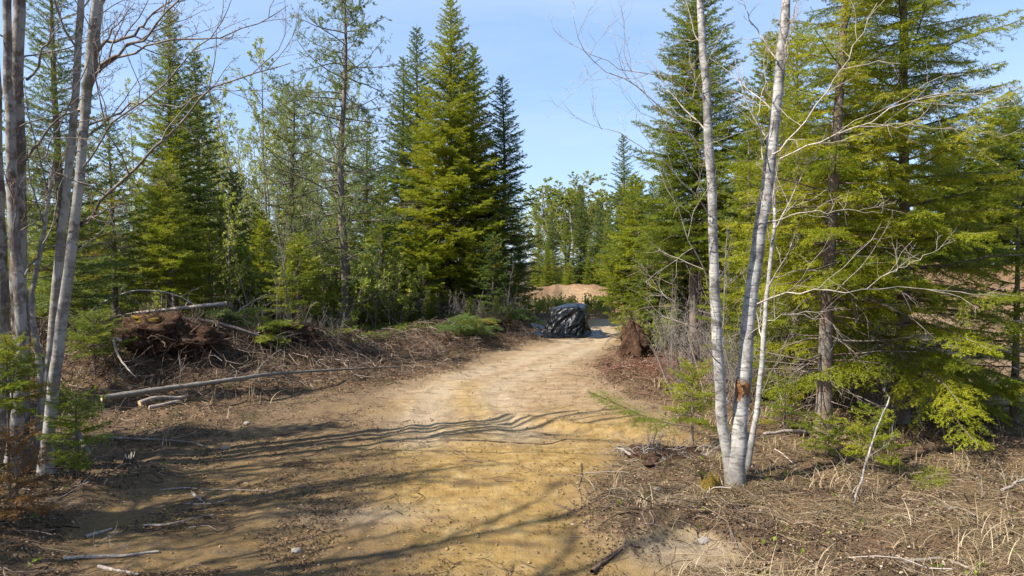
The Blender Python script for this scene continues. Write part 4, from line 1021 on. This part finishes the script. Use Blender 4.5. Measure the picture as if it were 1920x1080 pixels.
def root_clod(label, px, py, Y, rx, rz, seed, nroots, shape=None, moss=False, cat='root clod', name='root_clod', rmat='root', rl=(.2, .7)):
    r = np.random.default_rng(seed)
    b = onpx(px, Y, -.1); t = thing(name, label, cat, b)
    mb = MB(); V = lump_mesh(mb, np.array([0, 0, rz * .75]), rx, rx * .8, rz, .55, 0, seed * 1.7, shape)
    mb.build('soil', M['soil'], t)
    F = V.reshape(-1, 3); k = r.integers(0, len(F), nroots)
    c = np.array([0, 0, rz * .6]); out = norm(F[k] - c)
    d = norm(out * .5 + np.array([0, 0, -.35]) + r.normal(0, .6, out.shape))
    ln = r.uniform(*rl, nroots)
    B = grow(F[k] - out * .05, d, ln, 8, .28, -.03, r)
    mr = MB(); tubes(mr, B, np.linspace(1, .25, 8)[None] * np.where(r.random(nroots) < .10, r.uniform(.018, .036, nroots), .004 + .014 * r.random(nroots) ** 3)[:, None], 5, 0, .1 + .5 * r.random(nroots))
    s, dd, pi, tt = spawn(B, 4, .2, 1, 50, r)
    tubes(mr, grow(s, dd, ln[pi] * .4, 5, .3, 0, r), np.linspace(1, .4, 5)[None] * .0035, 3, 0, .1 + .6 * r.random(len(pi)))
    mr.build('roots', M[rmat], t)
    if moss:
        mm = MB(); lump_mesh(mm, np.array([-.05, -.1, rz * 1.42]), rx * .55, rx * .42, rz * .24, .45, 0, seed + .3, None, 36, 20); mm.build('moss_cap', M['moss'], t)
cone = lambda p: np.array([p[0] * (1.05 - .80 * (p[2] * .5 + .5)) - .18 * p[2], p[1] * (1.05 - .80 * (p[2] * .5 + .5)), p[2]])
root_clod('upright brown root clod standing at the bend of the track', 1190, 675, 21.6, .66, .74, 3, 130, cone, rl=(.25, .8))
root_clod('uprooted stump with a mossy cap on the crest of the brush pile', 285, 640, 16.6, .75, .48, 4, 240, None, True, 'uprooted stump', 'uprooted_stump')
root_clod('torn reddish root mass next to the mossy uprooted stump', 352, 650, 16.9, .75, .36, 5, 260, None, False, 'root mass', 'root_mass', rl=(.3, .9))
root_clod('low dark root mass behind the tip of the long birch pole', 545, 660, 19.0, .7, .26, 6, 200, None, False, 'root mass', 'root_mass', rl=(.3, .9))
root_clod('small dark clod of roots at the larch foot', 668, 632, 23.2, .45, .34, 8, 120)
root_clod('matted bank of brown roots above the tarp side of the track', 905, 625, 27.5, .9, .26, 9, 220, None, False, 'root mass', 'root_mass', rl=(.3, .8))
root_clod('low brown mound of rotten roots and chips by the birch', 1245, 860, 10.6, .72, .13, 10, 260, None, False, 'root mass', 'root_mass', 'deadwood', (.2, .6))
def stump(label, px, Y, r0, h, seed, mat):
    r = np.random.default_rng(seed); b = onpx(px, Y, -.05); mb = MB()
    n, k = 22, 7
    a = np.arange(n) / n * 6.283
    jag = h * (.55 + .75 * r.random(n))
    ring = np.stack([np.stack([np.cos(a) * r0 * (1.5 - .5 * min(1, j / 2.) - .05 * j) * (1 + .12 * np.sin(5 * a + j)), np.sin(a) * r0 * (1.5 - .5 * min(1, j / 2.) - .05 * j), jag * j / (k - 1)], -1) for j in range(k)] +
                    [np.stack([np.cos(a) * r0 * .55, np.sin(a) * r0 * .55, jag * .55], -1)])
    i = np.arange((k + 1) * n).reshape(k + 1, n); q = np.stack([i[:-1], np.roll(i, -1, 1)[:-1], np.roll(i, -1, 1)[1:], i[1:]], -1)
    mb.add(ring, q[:-1].reshape(-1, 4), 0, .3, False); mb.f.append((q[-1].reshape(-1, 4), 1, np.full(n, 1.), False)); mb.f.append((i[-1][None], 1, np.full(1, 1.), False))
    o = mb.build('tree_stump', [M[mat], M['cut_wood']]); o.location = [float(c) for c in b]
    return tag(o, label, 'stump')
stump('small splintered stump beside the slim pale pole', 238, 10.3, .10, .20, 1, 'root').data.materials[1] = M['deadwood']
o = stump('mossy rotten stump at the foot of the birch clump', 1335, 8.95, .16, .22, 2, 'moss'); o.data.materials[1] = M['moss']

def stone(label, px, py, s, seed):
    x, y = gnd0(px, py); mb = MB(); lump_mesh(mb, np.array([0, 0, s * .25]), s, s * .75, s * .55, .25, 0, seed * 2.3, None, 24, 14)
    o = mb.build('stone', M['rock']); o.location = (float(x), float(y), gz(x, y)); tag(o, label, 'stone')
stone('pale flat stone half sunk in the yellow near dirt', 556, 1035, .055, 1)
stone('small white stone on the dirt before the mossy stump', 1232, 922, .055, 2)
stone('grey stone in the shade near the end of the slim pale pole', 422, 838, .07, 3)
stone('whitish stone in the shaded dirt past the thick grey branch', 463, 796, .06, 4)
stone('pale chunk of clay rock at the bottom edge by the dry grass', 1320, 1015, .08, 5)

# ------------------------------------------------------------------ tarp draped over a heap (small cloth solve)
def tarp():
    c = onpx(1066, 30.5, 0); r = np.random.default_rng(5)
    n = 104; S = 4.1
    g = np.linspace(-S / 2, S / 2, n); X, Y = np.meshgrid(g, g, indexing='ij')
    P = np.stack([X * .93, Y * .93 - .12, 1.75 + .10 * fbm(X * 2 + 5, Y * 2, 1.0, 3)], -1)
    P = P.copy(); Q = P.copy(); d0 = S / (n - 1) * 1.06
    ang = rad(-14); ca, sa = math.cos(ang), math.sin(ang)
    hb = np.array([.84, .60, .57]); rd_ = .12
    def collide(P):
        P = P.copy()
        x = P[..., 0] * ca + P[..., 1] * sa; y = -P[..., 0] * sa + P[..., 1] * ca
        zt = .66 + .06 * np.sin(x * 3 + 1) + .03 * np.sin(y * 4) + .15 * x         # uneven heap
        q = np.stack([x, y, P[..., 2] - zt + .05 * x], -1)
        wide_ = 1 + .34 * np.clip(.62 - P[..., 2], 0, .62) * np.where(x < 0, 1.3, .6)
        bulge = wide_ + .05 * np.sin(4 * q[..., 2] + 2.2 * x + .8 * y) + .03 * np.sin(6 * y + 1)
        e = q / bulge[..., None]; b = hb - rd_
        cl = np.clip(e, -b, b); dv = e - cl; dist = np.linalg.norm(dv, axis=-1)
        inside = (np.abs(e) < b).all(-1)
        m = (dist < rd_) & ~inside
        nv = dv / (dist[..., None] + 1e-9)
        out = np.where(m[..., None], cl + nv * rd_, e)
        # fully inside: push to nearest face
        gap = b + rd_ - np.abs(e); ax = np.argmin(gap, -1)
        if inside.any():
            ii = np.where(inside); a_ = ax[ii]; out[ii + (a_,)] = np.sign(e[ii + (a_,)]) * (b + rd_)[a_]
        hit = m | inside
        o = out * bulge[..., None]; o[..., 2] += zt - .05 * x
        R = np.stack([o[..., 0] * ca - o[..., 1] * sa, o[..., 0] * sa + o[..., 1] * ca, o[..., 2]], -1)
        P = np.where(hit[..., None], R, P)
        gr = P[..., 2] < .015
        P[..., 2] = np.where(gr, .015, P[..., 2])
        return P, hit | gr
    def con(a, b, rest, k, only_long=False):
        d = b - a; l = np.linalg.norm(d, axis=-1, keepdims=True) + 1e-9
        s = (l - rest) / l
        if only_long: s = np.maximum(s, 0)
        a += d * s * .5 * k; b -= d * s * .5 * k
    for step in range(230):
        v = (P - Q) * .985
        Q = P.copy(); P = P + v; P[..., 2] -= 9.8 * .014 ** 2
        for it in range(9):
            for o in (0, 1):
                con(P[o:n - 1:2][:(n - o) // 2], P[o + 1::2], d0, 1.)
                con(P[:, o:n - 1:2][:, :(n - o) // 2], P[:, o + 1::2], d0, 1.)
            con(P[:-1:2, :-1:2], P[1::2, 1::2], d0 * 1.414, .5); con(P[1::2, :-1:2], P[:-1:2, 1::2], d0 * 1.414, .5)
            con(P[:-3:2], P[3::2], d0 * 2.3, .06); con(P[:, :-3:2], P[:, 3::2], d0 * 2.3, .06)
        P, hit = collide(P)
        Q = np.where(hit[..., None], P - (P - Q) * .25, Q)
    for _ in range(3):
        P[1:-1, 1:-1] = P[1:-1, 1:-1] * .4 + .15 * (P[:-2, 1:-1] + P[2:, 1:-1] + P[1:-1, :-2] + P[1:-1, 2:])
    for it in range(2):
        gx = np.gradient(P, axis=0); gy = np.gradient(P, axis=1); nn_ = norm(np.cross(gx, gy))
        side = np.clip(1.15 - P[..., 2] * .45, .25, 1)
        wx_ = fbm(P[..., 0] * 1.0 + 7, P[..., 2] + P[..., 1], .45, 3) - .5
        hx = P[..., 0] + .6 * P[..., 1] + .55 * wx_
        k1 = fbm((hx * .8 + P[..., 2] * .6) * .55, (P[..., 2] * .9 - hx * .45 + .30 * hx * hx + .5 * wx_) * 2.1, .50, 3)
        k2 = 1 - np.abs(2 * k1 - 1) ** .8                      # ridged: slack folds sagging across the faces
        P = P + nn_ * ((k2 - .75) * .20 * side * (1 if it == 0 else .0))[..., None]
    P[..., 2] = np.maximum(P[..., 2], .01)
    xy = P[..., :2] + c[:2]
    gl = height(xy[..., 0], xy[..., 1], False) - c[2]
    P[..., 2] += np.maximum(gl, -.3) * np.clip(1 - P[..., 2], 0, 1) + .02
    i = np.arange(n * n).reshape(n, n)
    mb = MB(); mb.add(P, np.stack([i[:-1, :-1], i[1:, :-1], i[1:, 1:], i[:-1, 1:]], -1).reshape(-1, 4), 0, .5, True)
    o = mb.build('tarpaulin', M['tarp']); o.location = [float(q) for q in c]
    s = o.modifiers.new('smooth', 'SUBSURF'); s.levels = 1; s.render_levels = 1
    tag(o, 'crumpled black plastic tarp draped over a heap beside the dirt track', 'tarp')
tarp()

# ------------------------------------------------------------------ litter, twigs and dry grass
def scatter(n, dmin, dmax, amin, amax, keep, r):
    d = np.exp(r.uniform(math.log(dmin), math.log(dmax), n)); a = np.radians(r.uniform(amin, amax, n))
    x = d * np.sin(a); y = d * np.cos(a)
    k = r.random(n) < keep(x, y); return x[k], y[k]

def bermw(x, y):
    d, e, _ = polyline_dist(x, y, BERM); return np.exp(-(d / 2.7) ** 2)
def litterw(x, y):
    s, q, f = masks(x, y); return (1 - np.maximum(s, np.maximum(q, f)))
def flakes(name, n, dmin, dmax, amin, amax, keep, size, seed, tint=(.45, .25), mat='litter', lift=.02, asp=.6, tilt=.5):
    r = np.random.default_rng(seed)
    x, y = scatter(n, dmin, dmax, amin, amax, keep, r); m = len(x)
    p = np.stack([x, y, height(x, y) + lift * r.random(m)], -1)
    yaw = r.random(m) * 6.283
    a = norm(np.stack([np.cos(yaw), np.sin(yaw), r.normal(0, tilt, m)], -1))
    mb = MB()
    w = norm(np.cross(a, np.stack([r.normal(0, tilt, m), r.normal(0, tilt, m), np.ones(m)], -1)))
    sz = (size * r.uniform(.5, 1.5, m) * (1 + .03 * np.hypot(x, y)))[:, None]
    up = np.cross(w, a) * sz * r.uniform(-.1, .3, (m, 1))
    V = np.stack([p - a * sz * .5, p - w * sz * asp * .5 + up, p + a * sz * .5, p + w * sz * asp * .5 + up], 1)
    mb.add(V, np.arange(m * 4).reshape(m, 4), 0, np.clip(tint[0] + r.normal(0, tint[1], m), 0, 1))
    o = mb.build(name, M[mat]); tag(o, kind='stuff'); return o

def ground_twigs(name, n, dmin, dmax, amin, amax, keep, lens, rads, seed, tint=(.4, .25), mat='twig', lift=(.0, .08), K=5, curve=.5, yaw0=None):
    r = np.random.default_rng(seed)
    x, y = scatter(n, dmin, dmax, amin, amax, keep, r); m = len(x)
    L = r.uniform(*lens, m) * (.6 + .8 * r.random(m) ** 2); yaw = r.random(m) * 6.283 if yaw0 is None else r.normal(yaw0, .7, m)
    u = np.linspace(-.5, .5, K)[None]
    bend = r.normal(0, curve, m)[:, None]
    th = yaw[:, None] + bend * u
    px = x[:, None] + np.cos(th) * u * L[:, None] + r.normal(0, .01, (m, K)); py = y[:, None] + np.sin(th) * u * L[:, None] + r.normal(0, .01, (m, K))
    ends = r.uniform(*lift, (m, 2)) * (r.random((m, 2)) < .6)
    pz = height(px, py) + .008 + ends[:, :1] * (.5 - u) + ends[:, 1:] * (.5 + u) + np.abs(r.normal(0, .006, (m, K)))
    mb = MB(); tubes(mb, np.stack([px, py, pz], -1), np.linspace(1, .5, K)[None] * (r.uniform(*rads, m) * (.6 + .9 * r.random(m) ** 3))[:, None], 4, 0, np.clip(tint[0] + r.normal(0, tint[1], m), 0, 1))
    o = mb.build(name, M[mat]); tag(o, kind='stuff'); return o

flakes('leaf_litter', 190000, 5.5, 26, -42, 42, lambda x, y: litterw(x, y) * sstep(.25, .6, fbm(x, y, .6, 3)), .034, 1, (.40, .27), asp=.42)
flakes('wood_chips', 26000, 10, 30, -42, 6, lambda x, y: np.clip(bermw(x, y) * 1.2, 0, .9) * litterw(x, y), .06, 2, (.45, .24), mat='red_litter', asp=.25)
flakes('bark_bits', 30000, 13, 24, 2, 16, lambda x, y: np.exp(-((x - 3.9) / 1.5) ** 2 - ((y - 19.6) / 2.6) ** 2) * np.clip(.25 + litterw(x, y), 0, 1), .05, 22, (.45, .24), mat='red_litter', asp=.25)
ground_twigs('root_bits', 5000, 13, 24, 2, 16, lambda x, y: np.exp(-((x - 3.9) / 1.4) ** 2 - ((y - 19.6) / 2.4) ** 2) * np.clip(.1 + litterw(x, y), 0, 1), (.2, .7), (.004, .009), 23, (.45, .25), 'red_litter', (0, .15), curve=1.)
ground_twigs('brush_twigs', 44000, 9, 32, -43, 4, lambda x, y: np.clip(bermw(x, y) * litterw(x, y), 0, 1), (.25, 1.0), (.004, .011), 3, (.38, .30), lift=(0, .42), curve=1.)
ground_twigs('brush_sticks', 3000, 9, 30, -43, 3, lambda x, y: np.clip(bermw(x, y) * litterw(x, y), 0, 1), (.5, 1.9), (.005, .015), 33, (.30, .28), lift=(0, .5), curve=.6)
ground_twigs('forest_twigs', 9000, 5.5, 24, -42, 42, lambda x, y: litterw(x, y) * .6, (.15, .7), (.003, .008), 4, (.45, .26), lift=(0, .12), curve=.8)
ground_twigs('dirt_twigs', 14000, 5.5, 20, -40, 26, lambda x, y: np.clip((1 - litterw(x, y)) * (.14 + .9 * sstep(-.8, -3.2, x + .22 * (y - 9)) + .5 * np.exp(-np.abs(poly_sd(x, y, SAND_POLY)) / .5)) * sstep(.42, .62, fbm(x, y, 1.2, 3)), 0, 1), (.06, .45), (.002, .006), 5, (.3, .26), lift=(0, .03), curve=.9)
flakes('dirt_chips', 130000, 5.5, 22, -40, 28, lambda x, y: np.clip((1 - litterw(x, y)) * (.05 + .95 * sstep(-.8, -3.2, x + .22 * (y - 9)) + .6 * np.exp(-np.abs(poly_sd(x, y, SAND_POLY)) / .4)) * sstep(.4, .6, fbm(x, y, .8, 3)), 0, 1), .032, 6, (.26, .24), asp=.35, tilt=.35)

# loose crumbs of soil along the wheel ridge and over the dirt
def crumbs():
    r = np.random.default_rng(8)
    def keep(x, y):
        d, e, _ = polyline_dist(x, y, RIDGE)
        return np.clip((1 - litterw(x, y)) * (.10 + 1.0 * np.exp(-(d / .45) ** 2)) * sstep(.38, .62, fbm(x, y, .7, 3)), 0, 1)
    x, y = scatter(46000, 6, 22, -34, 22, keep, r); m = len(x)
    s = .007 + .022 * r.random(m) ** 4
    p = np.stack([x, y, height(x, y) + s * .3], -1)
    o8 = np.array([[1, 0, 0], [-1, 0, 0], [0, 1, 0], [0, -1, 0], [0, 0, .8], [0, 0, -.8]], float)
    V = p[:, None] + o8[None] * s[:, None, None] * r.uniform(.6, 1.3, (m, 6, 1)) + r.normal(0, .1, (m, 6, 3)) * s[:, None, None]
    f = np.array([[0, 2, 4], [2, 1, 4], [1, 3, 4], [3, 0, 4]])
    F = (np.arange(m)[:, None, None] * 6 + f[None]).reshape(-1, 3)
    mb = MB(); mb.add(V, F, 0, .5, False)
    o = mb.build('soil_crumbs', M['ground'])
    for k, v in (('sand', 1.), ('ochre', .75), ('red', 0.), ('pale', .15), ('soil_shade', .1)):
        a = o.data.attributes.new(k, 'FLOAT', 'POINT'); a.data.foreach_set('value', np.full(len(o.data.vertices), v, np.float32))
    tag(o, kind='stuff')
crumbs()

def grass(name, n, keep, hgt, seed, dmin=6, dmax=16, amin=5, amax=42, lean=.9, w=.004, tint=(.55, .25), mat='straw'):
    r = np.random.default_rng(seed)
    x, y = scatter(n, dmin, dmax, amin, amax, keep, r)
    k = 5; x = np.repeat(x, k) + r.normal(0, .05, len(x) * k); y = np.repeat(y, k) + r.normal(0, .05, len(y) * k); m = len(x)
    p = np.stack([x, y, height(x, y) - .01], -1); yaw = r.random(m) * 6.283
    L = r.uniform(*hgt, m) * (.5 + .8 * r.random(m)); ln = np.abs(r.normal(lean * .6, .4, m))
    h = np.stack([np.cos(yaw), np.sin(yaw), np.zeros(m)], -1); s = np.stack([-np.sin(yaw), np.cos(yaw), np.zeros(m)], -1)
    u = np.linspace(0, 1, 5); V = []
    for q in u:
        c = p + h * (L * np.minimum(ln, 1.4) * q ** 1.6)[:, None] * .8 + np.array([0, 0, 1.]) * (L * (q - .42 * np.minimum(ln, 1.4) * q * q))[:, None]
        ww = w * (1 - .8 * q) * (1 + .05 * np.hypot(x, y))
        V += [c - s * ww[:, None], c + s * ww[:, None]]
    V = np.stack(V, 1); i = np.arange(m)[:, None, None] * 10
    f = np.array([[0, 1, 3, 2], [2, 3, 5, 4], [4, 5, 7, 6], [6, 7, 9, 8]])
    mb = MB(); mb.add(V, (i + f[None]).reshape(-1, 4), 0, np.repeat(np.clip(tint[0] + r.normal(0, tint[1], m), 0, 1), 4), False)
    o = mb.build(name, M[mat]); tag(o, kind='stuff'); return o
ground_twigs('straw_mat', 26000, 5.8, 13, 7, 42, lambda x, y: litterw(x, y) * sstep(.38, .6, fbm(x + 3, y, .8, 3)) * .9, (.10, .38), (.0012, .0026), 15, (.38, .28), 'straw', (0, .05), curve=.9)
nearr = lambda x, y: litterw(x, y) * sstep(.9, 1.8, x) * sstep(.40, .62, fbm(x, y, .9, 3))
grass('dry_grass', 1900, nearr, (.10, .38), 11, lean=1.8, tint=(.45, .28))
grass('dry_grass', 1500, lambda x, y: litterw(x, y) * .5 * sstep(.45, .6, fbm(x + 7, y, 1.5, 3)), (.15, .5), 12, 12, 34, -42, 42, w=.005, tint=(.45, .25))
ground_twigs('fallen_reeds', 700, 6, 13, 8, 42, lambda x, y: litterw(x, y) * sstep(.4, .6, fbm(x, y, 1.1, 3)), (.3, .9), (.003, .005), 13, (.55, .25), 'straw', (0, .22), curve=.4)
def seedlings():
    r = np.random.default_rng(14)
    x, y = scatter(900, 6, 14, -42, 42, lambda x, y: litterw(x, y) * .20, r)
    x = np.repeat(x, 4) + r.normal(0, .03, len(x) * 4); y = np.repeat(y, 4) + r.normal(0, .03, len(y) * 4); m = len(x)
    mb = MB(); p = np.stack([x, y, height(x, y) + .03 + .05 * r.random(m)], -1)
    leaf_cards(mb, p, np.stack([r.normal(0, 1, m), r.normal(0, 1, m), np.full(m, .4)], -1), .05, 0, r, .55, .25, .75)
    o = mb.build('green_seedlings', M['green_leaf']); tag(o, kind='stuff')
seedlings()

# ------------------------------------------------------------------ sky, sun, camera
SUN_EL, SUN_AZ = rad(45), math.atan2(-.90, -.43)       # azimuth measured from +Y towards +X
w = bpy.data.worlds.new('World'); SC.world = w; w.use_nodes = True
nt = w.node_tree; nt.nodes.clear(); N = NT(nt)
sky = N.n('ShaderNodeTexSky'); sky.sky_type = 'NISHITA'; sky.sun_disc = False
sky.sun_elevation = SUN_EL; sky.sun_rotation = SUN_AZ; sky.altitude = 50; sky.air_density = 1.0; sky.dust_density = .6; sky.ozone_density = 2.2
tc = N.n('ShaderNodeTexCoord'); mp = N.n('ShaderNodeMapping'); mp.inputs['Scale'].default_value = (1.2, 1.2, 5.); N.l(tc.outputs['Generated'], mp.inputs['Vector'])
cl = N.ramp(N.noise(1.6, 6, .6, mp.outputs['Vector'], .4), [(.42, 0.), (.75, 1.)])
col = N.mix(N.math('ADD', N.math('MULTIPLY', cl, .35), .03), N.mix(.62, sky.outputs[0], (1.1, 1.76, 3.05)), (3.0, 3.4, 4.0))
bg = N.n('ShaderNodeBackground'); bg.inputs['Strength'].default_value = .125
out = N.n('ShaderNodeOutputWorld'); N.l(col, bg.inputs['Color']); N.l(bg.outputs[0], out.inputs['Surface'])

sd = bpy.data.lights.new('sun', 'SUN'); sd.energy = 4.7; sd.angle = rad(.55); sd.color = (1., .93, .82)
so = bpy.data.objects.new('sun', sd); COL.objects.link(so)
to = Vector((math.sin(SUN_AZ) * math.cos(SUN_EL), math.cos(SUN_AZ) * math.cos(SUN_EL), math.sin(SUN_EL)))
so.rotation_euler = to.to_track_quat('Z', 'Y').to_euler(); so.location = to * 50

cd = bpy.data.cameras.new('camera'); cd.sensor_width = 36; cd.lens = 36 * FPX / 1920; cd.clip_end = 2000; cd.clip_start = .05
co = bpy.data.objects.new('camera', cd); COL.objects.link(co)
co.location = (0, 0, EYE); co.rotation_euler = (math.pi / 2 - PITCH, 0, 0)
SC.camera = co
SC.view_settings.view_transform = 'Standard'; SC.view_settings.look = 'None'
SC.view_settings.exposure = 1.28; SC.view_settings.gamma = 1; SC.view_settings.use_curve_mapping = False
SC.cycles.max_bounces = 6; SC.cycles.diffuse_bounces = 4; SC.cycles.transmission_bounces = 4; SC.cycles.glossy_bounces = 2
SC.cycles.use_denoising = True
